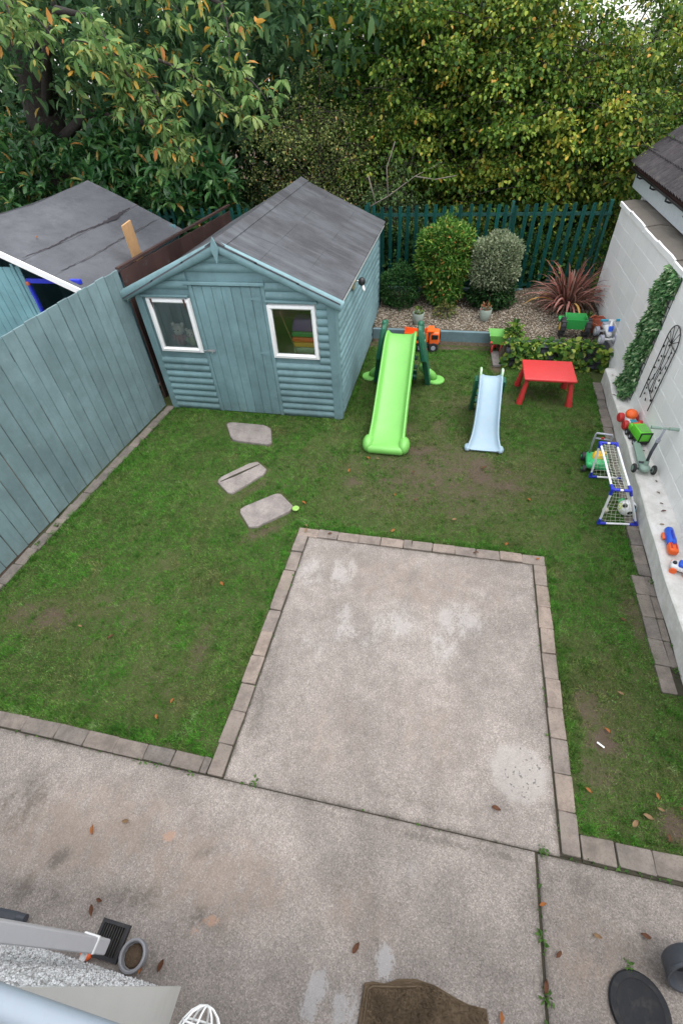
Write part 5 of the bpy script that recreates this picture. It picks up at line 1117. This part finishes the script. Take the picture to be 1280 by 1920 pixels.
for k in range(5): wpart(MB().rbox((cx, 7.36-.06*k, .14+.19*k), (.50, .10, .035), .012, 2), 'step', p_dgreen, gs, 40)
wpart(MB().box((cx, 7.42, .12), (.49, .02, .22), Matrix.Rotation(.3, 3, 'X'), .006), 'ladder_back', p_dgreen, gs)
bs_ = thing('small_slide', 'small faded blue plastic slide with green legs on the lawn', 'slide', (.65, 6.1, 0)); cx2 = .65
wpart(slide_bed(cx2, dense([(6.44, .70, .125, .03), (6.34, .69, .13, .05), (6.2, .60, .13, .06), (5.95, .38, .135, .06), (5.76, .19, .15, .055), (5.62, .09, .18, .05), (5.52, .045, .215, .03)]), .13, .032, .06, .025), 'chute', p_sky, bs_, 50)
m = MB()
for q in (-1, 1): m.sphere((cx2+q*.225, 5.57, .045), (.045, .075, .045), 14, 9)
wpart(m, 'lip', p_sky, bs_, True)
for q in (-1, 1):
    wpart(MB().tube([(cx2+q*.148, 6.36, .70), (cx2+q*.148, 6.40, .80), (cx2+q*.148, 6.46, .80), (cx2+q*.148, 6.50, .66)], .017, 10), 'grip', p_mint, bs_, True)
    wpart(rounded_plate([(6.34, .66), (6.50, .66), (6.60, .40), (6.78, .02), (6.76, 0), (6.62, .0), (6.50, .25), (6.36, .52)], cx2+q*.165, cx2+q*.215, .008), 'leg', p_dgreen, bs_, 30)
for k in range(3): wpart(MB().rbox((cx2, 6.68-.08*k, .13+.17*k), (.33, .09, .03), .01, 2), 'step', p_dgreen, bs_, 40)
# red table
tb_ = thing('red_table', 'red plastic childrens table with splayed round legs on the lawn', 'table', (1.57, 7.19, 0))
MB().rbox((0, 0, .432), (.76, .64, .045), .018, 3).build('tabletop', p_red, tb_, 40)
MB().rbox((0, 0, .395), (.64, .50, .04), .012, 2).build('apron', p_red, tb_, 40)
for a in (-1, 1):
    for b in (-1, 1): MB().tube([(a*.315, b*.24, .41), (a*.345, b*.262, .2), (a*.37, b*.285, .0)], [.030, .040, .052], 16).build('leg', p_red, tb_, 40)
# orange dumper truck by the edging board
tk = thing('dumper_truck', 'big orange toy dumper truck behind the lime slide', 'toy truck', (-.47, 8.68, 0), .06)
MB().rbox((.20, 0, .245), (.20, .24, .24), .035, 3, taper=.9).build('cab', p_orange, tk, 50)
for q in (-1, 1): MB().rbox((.205, q*.117, .28), (.12, .012, .085), .005, 2).build('window', m_black, tk)
MB().rbox((.301, 0, .285), (.014, .19, .09), .005, 2).build('windscreen', m_black, tk); MB().rbox((.29, 0, .155), (.04, .22, .05), .012, 2).build('bumper', m_dgrey, tk)
MB().box((-.02, 0, .12), (.60, .15, .05), None, .01).build('chassis', m_dgrey, tk)
T = [(-.36, .20), (-.33, .17), (.05, .17), (.08, .20), (.08, .36), (-.02, .33), (-.36, .37)]
tp = MB(); 
for q in (-1, 1): tp.prism(T, q*.13, q*.115, 'xz')
tp.box((-.14, 0, .185), (.42, .24, .02)).box((.065, 0, .28), (.02, .24, .18)).box((-.36, 0, .22), (.02, .24, .06)).box((.13, 0, .385), (.12, .25, .02)); tp.build('tipper', p_orange, tk)
for x in (-.27, -.06, .19):
    for q in (-1, 1):
        wl = MB().cyl((x, q*.10, .085), (x, q*.15, .085), .085, n=20).build('wheel', m_rubber, tk, 40); MB().cyl((x, q*.148, .085), (x, q*.156, .085), .042, n=14).build('hub', p_grey, wl, 40)
# toy wheelbarrow
wb = thing('toy_wheelbarrow', 'small lime green toy wheelbarrow with red handles and legs', 'toy wheelbarrow', (.87, 8.66, 0))
m = MB(); b_, t_ = [(-.10, -.09), (.10, -.09), (.12, .12), (-.12, .12)], [(-.15, -.13), (.15, -.13), (.17, .20), (-.17, .20)]
ins = [(x*.93, y_*.93) for x, y_ in t_]; inb = [(x*.9, y_*.9) for x, y_ in b_]
m.loft([[(*p, .20) for p in b_], [(*p, .365) for p in t_], [(*p, .365) for p in ins], [(*p, .215) for p in inb]]); m.build('tray', p_lime, wb)
for q in (-1, 1):
    MB().tube([(q*.075, .1, .17), (q*.08, -.1, .21), (q*.105, -.19, .27)], .013, 10).build('shaft', p_lime, wb, True); MB().tube([(q*.105, -.17, .265), (q*.13, -.24, .29)], .020, 10).build('grip', p_red, wb, True)
    MB().tube([(q*.075, -.07, .2), (q*.08, -.10, .0)], .018, 10).build('leg', p_red, wb, True)
MB().cyl((-.025, .2, .075), (.025, .2, .075), .075, n=18).build('wheel', p_red, wb, 40)
# green trailer on the gravel, broken pot, trike
zt = .40
tl = thing('toy_trailer', 'green toy farm trailer with big black wheels on the gravel', 'toy trailer', (2.10, 8.66, zt), -.05)
m = MB(); o1 = [(-.15, -.11), (.15, -.11), (.15, .13), (-.15, .13)]; o2 = [(-.17, -.14), (.17, -.14), (.17, .17), (-.17, .17)]
m.loft([[(*p, .13) for p in o1], [(*p, .30) for p in o2], [(p[0]*.93, p[1]*.92, .30) for p in o2], [(p[0]*.92, p[1]*.9, .15) for p in o1]]); m.build('tub', p_green, tl)
MB().box((-.21, .1, .22), (.12, .14, .05), None, .01).build('drawbar', p_green, tl)
for x in (-.195, .195):
    wl = MB().lathe([(.05, -.045), (.13, -.045), (.15, -.025), (.15, .025), (.13, .045), (.05, .045)], (x, -.06, .15), 22, Matrix.Rotation(PI/2, 3, 'Y')).build('wheel', m_rubber, tl, 30)
    MB().cyl((x-.048, -.06, .15), (x+.048, -.06, .15), .07, n=16).build('hub', p_yellow, wl, 40)
    m = MB()
    for k in range(14):
        a = 2*PI*k/14; m.box((x, -.06+.152*math.cos(a), .15+.152*math.sin(a)), (.085, .022, .014), Matrix.Rotation(a+PI/2, 3, 'X'))
    m.build('tread', m_rubber, wl)
bp = thing('broken_pot', 'broken terracotta flower pot lying on the gravel beside the trailer', 'plant pot', (2.43, 8.84, .42), rot=(.45, .25, .3))
m = MB(); R0 = [(.085, 0), (.13, .17), (.15, .175), (.152, .225)]; rings = []; nseg = 22; jag = [random.uniform(-.07, .0) if 3 < k < 14 else 0 for k in range(nseg)]
for r_, z_ in R0: rings.append([(r_*math.cos(2*PI*k/nseg), r_*math.sin(2*PI*k/nseg), z_+(jag[k] if z_ > .1 else 0)) for k in range(nseg)])
for r_, z_ in R0[::-1]: rings.append([((r_-.014)*math.cos(2*PI*k/nseg), (r_-.014)*math.sin(2*PI*k/nseg), max(.014, z_+(jag[k] if z_ > .1 else 0))) for k in range(nseg)])
m.loft(rings); m.build('pot', m_terra, bp, 40); MB().sphere((0, 0, .07), (.09, .09, .05), 12, 6).build('soil', m_soil, bp)
tk3 = thing('ride_on_trike', 'white toddler ride on bike with turquoise handlebar grips by the wall', 'ride on toy', (2.56, 8.34, .45), .12)
MB().tube([(0, .20, .17), (0, .08, .20), (0, -.06, .17), (0, -.12, .12)], [.045, .055, .05, .035], 14).build('body', p_white, tk3, True)
MB().sphere((0, .14, .235), (.06, .10, .03), 14, 8).build('seat', p_grey, tk3, True)
MB().tube([(0, -.10, .10), (0, -.06, .22), (0, -.03, .34)], [.035, .03, .022], 12).build('steering_column', p_white, tk3, True)
MB().rbox((0, -.095, .235), (.075, .02, .085), .008, 2, Matrix.Rotation(-.3, 3, 'X')).build('front_badge', p_blue, tk3, 40); MB().cyl((-.16, -.03, .35), (.16, -.03, .35), .012, n=10).build('handlebar', p_white, tk3, True)
for q in (-1, 1): MB().cyl((q*.06, -.03, .35), (q*.17, -.03, .35), .020, n=12).build('grip', p_teal, tk3, 40)
for x, y_ in ((-.11, -.13), (.11, -.13), (-.09, .2), (.09, .2)):
    wl = MB().cyl((x-.028, y_, .075), (x+.028, y_, .075), .075, n=20).build('wheel', p_grey, tk3, 40); MB().cyl((x-.032, y_, .075), (x+.032, y_, .075), .04, n=14).build('hub', p_white, wl, 40)
for y_ in (-.13, .2): MB().cyl((-.11, y_, .075), (.11, y_, .075), .018, n=10).build('axle', p_white, tk3, True)
# toys along the painted step
Zs = .254
bg_ = thing('toy_buggy', 'white toy buggy with red wheels and orange rounded roof on the step', 'toy car', (2.55, 6.10, Zs), .12)
MB().rbox((0, 0, .085), (.12, .26, .07), .025, 3).build('body', p_white, bg_, 50); MB().sphere((0, .03, .155), (.075, .085, .065), 18, 12).build('roof', p_orange, bg_, True)
MB().rbox((0, -.09, .118), (.08, .07, .02), .008, 2).build('hood', p_teal, bg_, 40); MB().box((0, -.132, .085), (.08, .012, .03), None, .004).build('grille', p_orange, bg_)
for x in (-.09, .09):
    for y_ in (-.10, .09): wl = MB().lathe([(.02, -.03), (.055, -.03), (.065, -.015), (.065, .015), (.055, .03), (.02, .03)], (x, y_, .065), 18, Matrix.Rotation(PI/2, 3, 'Y')).build('wheel', p_red, bg_, 30); MB().cyl((x-.033, y_, .065), (x+.033, y_, .065), .022, n=10).build('hub', p_red, wl)
gt_ = thing('green_tipper', 'bright green and black toy lorry on the step in front of the buggy', 'toy truck', (2.575, 5.76, Zs), .18)
MB().box((0, 0, .055), (.10, .34, .03), None, .006).build('chassis', m_black, gt_); MB().rbox((0, -.045, .14), (.145, .24, .13), .012, 2).build('cargo_box', p_bgreen, gt_, 40)
MB().rbox((0, .125, .115), (.14, .09, .09), .018, 2).build('cab', p_bgreen, gt_, 40); MB().rbox((0, .172, .13), (.11, .01, .045), .004, 2).build('windscreen', m_black, gt_); MB().box((0, .125, .168), (.08, .03, .02), None, .006).build('beacon', p_orange, gt_)
for q in ((0, -.168, .205), (0, -.168, .075)): MB().box(q, (.15, .012, .02), None, .003).build('rear_frame', m_black, gt_)
for q in (-1, 1): MB().box((q*.068, -.168, .14), (.016, .012, .14), None, .003).build('rear_frame', m_black, gt_)
MB().box((0, -.05, .207), (.10, .15, .008), None, .003).build('roof_panel', p_lime, gt_)
for x in (-.07, .07):
    for y_ in (-.11, .02, .12): wl = MB().cyl((x-.018, y_, .04), (x+.018, y_, .04), .04, n=16).build('wheel', m_rubber, gt_, 40); MB().cyl((x-.020, y_, .04), (x+.020, y_, .04), .018, n=10).build('hub', p_grey, wl)
sc_ = thing('kick_scooter', 'sage green three wheeled childrens scooter standing on the step', 'scooter', (2.50, 5.08, Zs), -.05)
dk = []
for t in np.linspace(0, 1, 12):
    y_ = .03+.50*t; hw_ = .055*(1-.25*t) if t < .85 else .055*.79*math.sqrt(max(0.02, 1-((t-.85)/.15)**2)); dk.append([(-hw_, y_, .055), (-hw_*.97, y_, .075), (0, y_, .082), (hw_*.97, y_, .075), (hw_, y_, .055), (0, y_, .048)])
MB().loft(dk).build('deck', p_sage, sc_, 40); MB().box((0, .07, .083), (.10, .04, .008), None, .003).build('grip_strip', m_dgrey, sc_)
MB().sphere((0, -.03, .075), (.065, .07, .045), 18, 10).build('front_cover', p_sage, sc_, True); MB().cyl((-.115, -.03, .055), (.115, -.03, .055), .014, n=10).build('axle', m_dgrey, sc_)
for x in (-.11, .11): wl = MB().lathe([(.02, -.015), (.048, -.018), (.058, -.008), (.058, .008), (.048, .018), (.02, .015)], (x, -.03, .058), 22, Matrix.Rotation(PI/2, 3, 'Y')).build('wheel', m_rubber, sc_, 30); MB().cyl((x-.019, -.03, .058), (x+.019, -.03, .058), .034, n=14).build('hub', p_sage, wl, 40)
MB().cyl((-.015, .50, .04), (.015, .50, .04), .04, n=16).build('rear_wheel', m_rubber, sc_, 40)
stm = MB().tube([(0, -.02, .10), (0, -.01, .17)], [.03, .026], 14).build('stem_socket', p_sage, sc_, 40); MB().tube([(.0, -.012, .16), (.005, .015, .28), (.02, .03, .44)], .018, 12).build('stem', m_dgrey, sc_, True)
MB().tube([(.02, .03, .43), (.03, .035, .50), (.035, .04, .60)], .012, 10).build('upper_stem', p_grey, sc_, True); MB().cyl((.02, .03, .42), (.023, .031, .455), .024, n=14).build('clamp', p_grey, sc_, 40); MB().cyl((-.10, .04, .605), (.17, .04, .605), .010, n=10).build('handlebar', p_sage, sc_, True)
for q in (-1, 1): MB().tube([(.035+q*.04, .04, .605), (.035+q*.13, .04, .605), (.035+q*.145, .04, .605)], [.017, .018, .022], 12).build('grip', p_sage, sc_, 40)
ns_ = thing('toy_blaster', 'blue and orange plastic toy blaster lying on the step', 'toy', (2.50, 3.86, Zs), -.12)
MB().tube([(0, .20, .04), (0, .17, .05), (0, .0, .055), (0, -.05, .05)], [.02, .042, .048, .045], 14).build('barrel', p_blue, ns_, 50); MB().rbox((0, -.11, .05), (.09, .13, .08), .025, 3).build('muzzle', p_orange, ns_, 50)
for q in (-1, 1): MB().box((q*.022, -.10, .091), (.014, .08, .006), None, .002).build('slot', p_red, ns_)
MB().prism([(-.02, .03), (-.02, .09), (.0, .10), (.02, -.03)], -.0, .0, 'yz'); MB().rbox((-.05, .08, .03), (.04, .09, .03), .01, 2).build('grip', p_orange, ns_, 40); MB().box((0, .05, .105), (.02, .12, .012), None, .004).build('sight_rail', p_cobalt, ns_); MB().box((0, -.055, .098), (.018, .06, .012), None, .003).build('prong', p_blue, ns_)
wt_ = thing('toy_car', 'small white and blue toy car with orange wheels near the blaster', 'toy car', (2.50, 3.50, Zs), 1.2)
MB().rbox((0, 0, .06), (.11, .19, .055), .022, 3).build('body', p_white, wt_, 50); MB().rbox((0, -.01, .10), (.085, .10, .05), .018, 3).build('cabin', p_blue, wt_, 50); MB().sphere((0, .07, .09), (.025, .02, .018), 10, 6).build('lamp', m_black, wt_, True)
for x in (-.06, .06):
    for y_ in (-.06, .06): MB().cyl((x-.012, y_, .032), (x+.012, y_, .032), .032, n=16).build('wheel', p_orange, wt_, 40)
# football goal with net
go = thing('football_goal', 'small white tube football goal with blue corners and net by the step', 'football goal', (2.15, 4.75, 0))
FB = [V(1.955, 4.31, .03), V(1.995, 5.17, .03)]; BB = [V(2.365, 4.35, .03), V(2.385, 5.19, .03)]; FT = [V(1.925, 4.29, .57), V(1.945, 5.16, .57)]; BT = [V(2.11, 4.30, .565), V(2.13, 5.17, .565)]
m_tube = plain('white_tube', (.74, .74, .76), .35, .03, dirt=.04)
for a, b in [(FB[i], FT[i]) for i in (0, 1)]+[(BB[i], BT[i]) for i in (0, 1)]+[(FT[i], BT[i]) for i in (0, 1)]+[(FB[i], BB[i]) for i in (0, 1)]+[(FT[0], FT[1]), (BT[0], BT[1]), (BB[0], BB[1])]:
    wpart(MB().cyl(a, b, .0125, n=10), 'tube', m_tube, go, 40)
def conn(p, qs):
    m = MB()
    for q in qs: m.cyl(p-(q-p).normalized()*.012, p+(q-p).normalized()*.075, .0175, n=10)
    wpart(m, 'corner', p_cobalt, go, 40)
for i in (0, 1): conn(FB[i], [FT[i], BB[i]]); conn(BB[i], [FB[i], BT[i], BB[1-i]]); conn(FT[i], [FB[i], BT[i], FT[1-i]]); conn(BT[i], [FT[i], BB[i], BT[1-i]])
m_net = plain('net_string', (.50, .52, .42), .9, .1)
def net(a, b, c, d, nu, nv, sag):
    m = MB(); P = lambda u, v: (a.lerp(b, u)).lerp(d.lerp(c, u), v)+V(0, 0, -sag*math.sin(PI*u)*math.sin(PI*v))+V(.006*math.sin(u*40+v*9), .006*math.sin(v*37+u*11), 0)
    for i in range(nu+1): m.tube([P(i/nu, t) for t in np.linspace(0, 1, 9)], .0020, 4, False)
    for j in range(nv+1): m.tube([P(t, j/nv) for t in np.linspace(0, 1, 13)], .0020, 4, False)
    wpart(m, 'net', m_net, go)
net(BT[0], BT[1], BB[1], BB[0], 18, 12, .03); net(FT[0], FT[1], BT[1], BT[0], 18, 4, .02); net(FT[0], BT[0], BB[0], FB[0], 7, 10, 0); net(FT[1], BT[1], BB[1], FB[1], 7, 10, 0)
# balls
fb = thing('football', 'yellow, white and blue football inside the small goal', 'ball', (2.285, 4.55, .10))
MB().sphere((0, 0, 0), .098, 28, 18).build('shell', p_white, fb, True)
def cap(d, r, hang, mat, nm):
    d = Vector(d).normalized(); a = d.orthogonal().normalized(); b = d.cross(a); rg = []
    for q in (.02, .5, 1.0): rg.append([r*(d*math.cos(hang*q)+(a*math.cos(t)+b*math.sin(t))*math.sin(hang*q)) for t in [2*PI*i/10 for i in range(10)]])
    MB().loft(rg, True, False).add(rg[0], [tuple(range(10))]).build(nm, mat, fb, True)
cap((-1, -.1, .25), .0988, .75, plastic('lemon_plastic', (.55, .65, .06)), 'yellow_panel'); cap((1, -.5, .3), .0988, .7, p_teal, 'blue_panel')
for d in ((-.6, -.5, .75), (.5, -.6, .75), (-.3, .7, .7), (.1, -1, .0), (.9, .4, .3)): cap(d, .0994, .30, m_black, 'black_panel')
tag(MB().sphere((2.285, 4.72, .042), .042, 18, 12).build('green_ball', p_mid, None, True), 'small green ball inside the goal behind the football', 'ball')
tag(MB().sphere((2.065, 4.54, .038), .036, 18, 12).build('tennis_ball', plain('faded_felt', (.50, .48, .36), .95, .15, 60, bump=.5, bs=200), None, True), 'faded cream tennis ball at the mouth of the goal', 'ball')
# toy mower
mw = thing('toy_mower', 'green toy lawn mower with grey handle and yellow engine behind the goal', 'toy mower', (2.09, 5.42, 0), -.12)
m = MB().rbox((.0, 0, .10), (.27, .30, .09), .035, 3); m.build('deck', p_mid, mw, 50); MB().sphere((.0, -.08, .13), (.12, .07, .05), 16, 9).build('front_cowl', p_mid, mw, True)
MB().lathe([(.075, .13), (.075, .19), (.06, .215), (0, .22)], (.0, .02, 0), 18).build('engine', p_yellow, mw, 40); MB().cyl((.06, .06, .14), (.06, .06, .21), .028, n=12).build('cap', p_yellow, mw, 40)
for x, y_, r_ in ((-.155, .12, .06), (.155, .12, .06), (-.15, -.13, .045), (.15, -.13, .045)): wl = MB().cyl((x-.022, y_, r_), (x+.022, y_, r_), r_, n=18).build('wheel', m_rubber, mw, 40); MB().cyl((x-.025, y_, r_), (x+.025, y_, r_), r_*.4, n=10).build('hub', p_mid, wl)
MB().tube([(-.10, .10, .15), (-.115, .08, .32), (-.125, .04, .47), (-.12, .035, .50), (.06, .035, .50), (.07, .04, .47), (.075, .08, .32), (.08, .10, .15)], .013, 8).build('handle', p_grey, mw, True); MB().cyl((-.12, .055, .41), (.07, .055, .41), .012, n=8).build('handle_bar', p_grey, mw, True)
MB().box((-.03, .05, .425), (.03, .02, .03), None, .005).build('lever', p_red, mw)

# ------------------------------------------------------------------ fallen leaves and litter
lm_ = [leaf_mat('fallen_leaf_orange', [(0, (.32, .10, .03)), (1, (.40, .16, .05))]), leaf_mat('fallen_leaf_brown', [(0, (.10, .045, .025)), (1, (.15, .065, .035))]), leaf_mat('fallen_leaf_tan', [(0, (.24, .155, .09)), (1, (.30, .19, .10))])]
lms = []
for k in range(6):
    P = []; n_ = 6; L = 1.; vs = []
    for i in range(n_+1):
        t = i/n_; ww = .26*math.sin(PI*min(1, t*.98+.02))**.7*(1-.25*t); cu = .25*math.sin(t*2.6+k)*.5; vs += [(-ww+random.uniform(-.02, .02), t-.5, cu+.14+.05*random.random()), (0, t-.5, cu), (ww+random.uniform(-.02, .02), t-.5, cu+.16+.05*random.random())]
    mn = min(v[2] for v in vs); vs = [(v[0], v[1], v[2]-mn) for v in vs]; fs = []
    for i in range(n_): b = 3*i; fs += [(b, b+1, b+4, b+3), (b+1, b+2, b+5, b+4)]
    o = MB().add(vs, fs).build('fallen_leaf', lm_[k % 3], None, True, fix=False); lms.append(o.data); bpy.data.objects.remove(o)
def fallen(x, y_, z_, s, k, lab, grp):
    o = bpy.data.objects.new('fallen_leaf', lms[k]); COL.objects.link(o); o.location = (x, y_, z_); o.scale = (s, s, s); o.rotation_euler = (random.uniform(-.2, .2), random.uniform(-.2, .2), random.uniform(0, 6.28)); tag(o, lab, 'leaf', grp)
for x, y_ in [(-2.0, .47), (-2.22, .37), (-1.93, .01), (-.15, .14), (.73, 1.1), (1.34, .51), (1.09, .37), (1.0, .21), (.74, .02), (-1.35, -.2), (1.63, .57), (-1.43, 3.63), (-1.13, 3.62), (1.22, 3.62), (.56, 3.6), (-1.95, -.05), (-1.47, -.24), (1.02, .6)]: fallen(x, y_, .022 if y_ < 3 else .036, random.uniform(.045, .075), random.choice([0, 1, 1, 2]), 'curled brown fallen leaf lying on the concrete or pavers', 'fallen leaves on the concrete')
for x, y_ in [(-3.01, 1.88), (-2.08, 1.4), (-2.14, 2.71), (-.27, 4.93), (-.18, 4.38), (-.93, 5.14), (-.79, 5.15), (-3.4, 1.94), (-2.15, 1.24), (1.41, 1.36), (1.63, 1.85), (1.9, 1.42), (1.91, 1.15), (1.9, 1.33), (1.7, 1.2), (1.79, 2.2), (1.96, 2.98), (-1.59, 4.11), (-1.14, 4.83), (-.46, 4.44), (.65, 5.15), (.86, 6.89), (2.21, 7.38), (1.96, 7.35), (1.8, 1.26), (2.05, 1.36), (-1.45, 3.72), (.3, 4.1), (-.4, 3.8), (.9, 3.8), (2.1, 1.18), (1.2, 4.6)]: fallen(x, y_, .022, random.uniform(.045, .075), random.choice([0, 0, 1, 2]), 'curled orange brown fallen leaf lying on the lawn', 'fallen leaves on the lawn')
for x, y_ in [(2.51, 6.88), (2.6, 7.5), (2.58, 7.24), (2.63, 7.4), (2.59, 4.69), (2.58, 4.5), (2.57, 4.37), (2.5, 4.15), (2.60, 5.5), (2.45, 3.95), (2.62, 4.9), (2.6, 7.05)]: fallen(x, y_, Zs, random.uniform(.03, .055), random.choice([1, 1, 2]), 'small brown dead leaf lying on the white step', 'dead leaves on the step')
fallen(-5.9, 6.4, 2.475, .06, 0, 'single orange leaf on the grey roof of the neighbours shed', None); 
tag(MB().box((1.555, 1.72, .03), (.06, .014, .006), rotz(-.6), .002).build('plastic_tag', m_mortar), 'small white plastic strip lying on the lawn', 'litter')
tag(MB().lathe([(.02, 0), (.045, 0), (.048, .012), (.04, .02), (.022, .014)], (-1.66, 3.98, .03), 16).build('lime_ring', plastic('lime_ring_plastic', (.24, .42, .09)), None, True), 'little lime green plastic ring beside the last stepping stone', 'toy')
def weeds():
    P = []; 
    for x0, y0, x1, y1, n_ in ((1.002, -.3, 1.002, .87, 22), (-1.38, .895, 1.1, .895, 10), (-4.7, .885, -1.6, .885, 60), (1.2, .895, 2.2, .895, 30), (-1.38, 1, -1.38, 3.5, 20), (1.165, 1, 1.165, 3.5, 24)):
        t = RNG.random(n_)**1.0; P.append(np.stack([x0+(x1-x0)*t+RNG.normal(0, .006, n_), y0+(y1-y0)*t+RNG.normal(0, .006, n_), np.full(n_, .012)], 1))
    for cx_, cy_ in ((-1.12, .90), (1.0, .15), (1.0, .42), (1.06, .90), (1.5, .40), (-4.6, 3.2), (-4.66, 2.9), (2.35, 3.5), (2.3, 2.5), (2.36, 2.75)): P.append(np.stack([RNG.normal(cx_, .018, 14), RNG.normal(cy_, .018, 14), np.full(14, .02)], 1))
    P = np.concatenate(P); D = RNG.normal(0, .8, P.shape); D[:, 2] = RNG.uniform(.3, 1, len(P)); o = leaf_mesh('weeds', P, D, .03, .5, leaf_mat('weed_leaf', [(0, (.04, .10, .02)), (1, (.10, .20, .04))])); tag(o, 'tiny green weeds growing in the joints of the concrete', 'weeds', kind='stuff')
weeds()
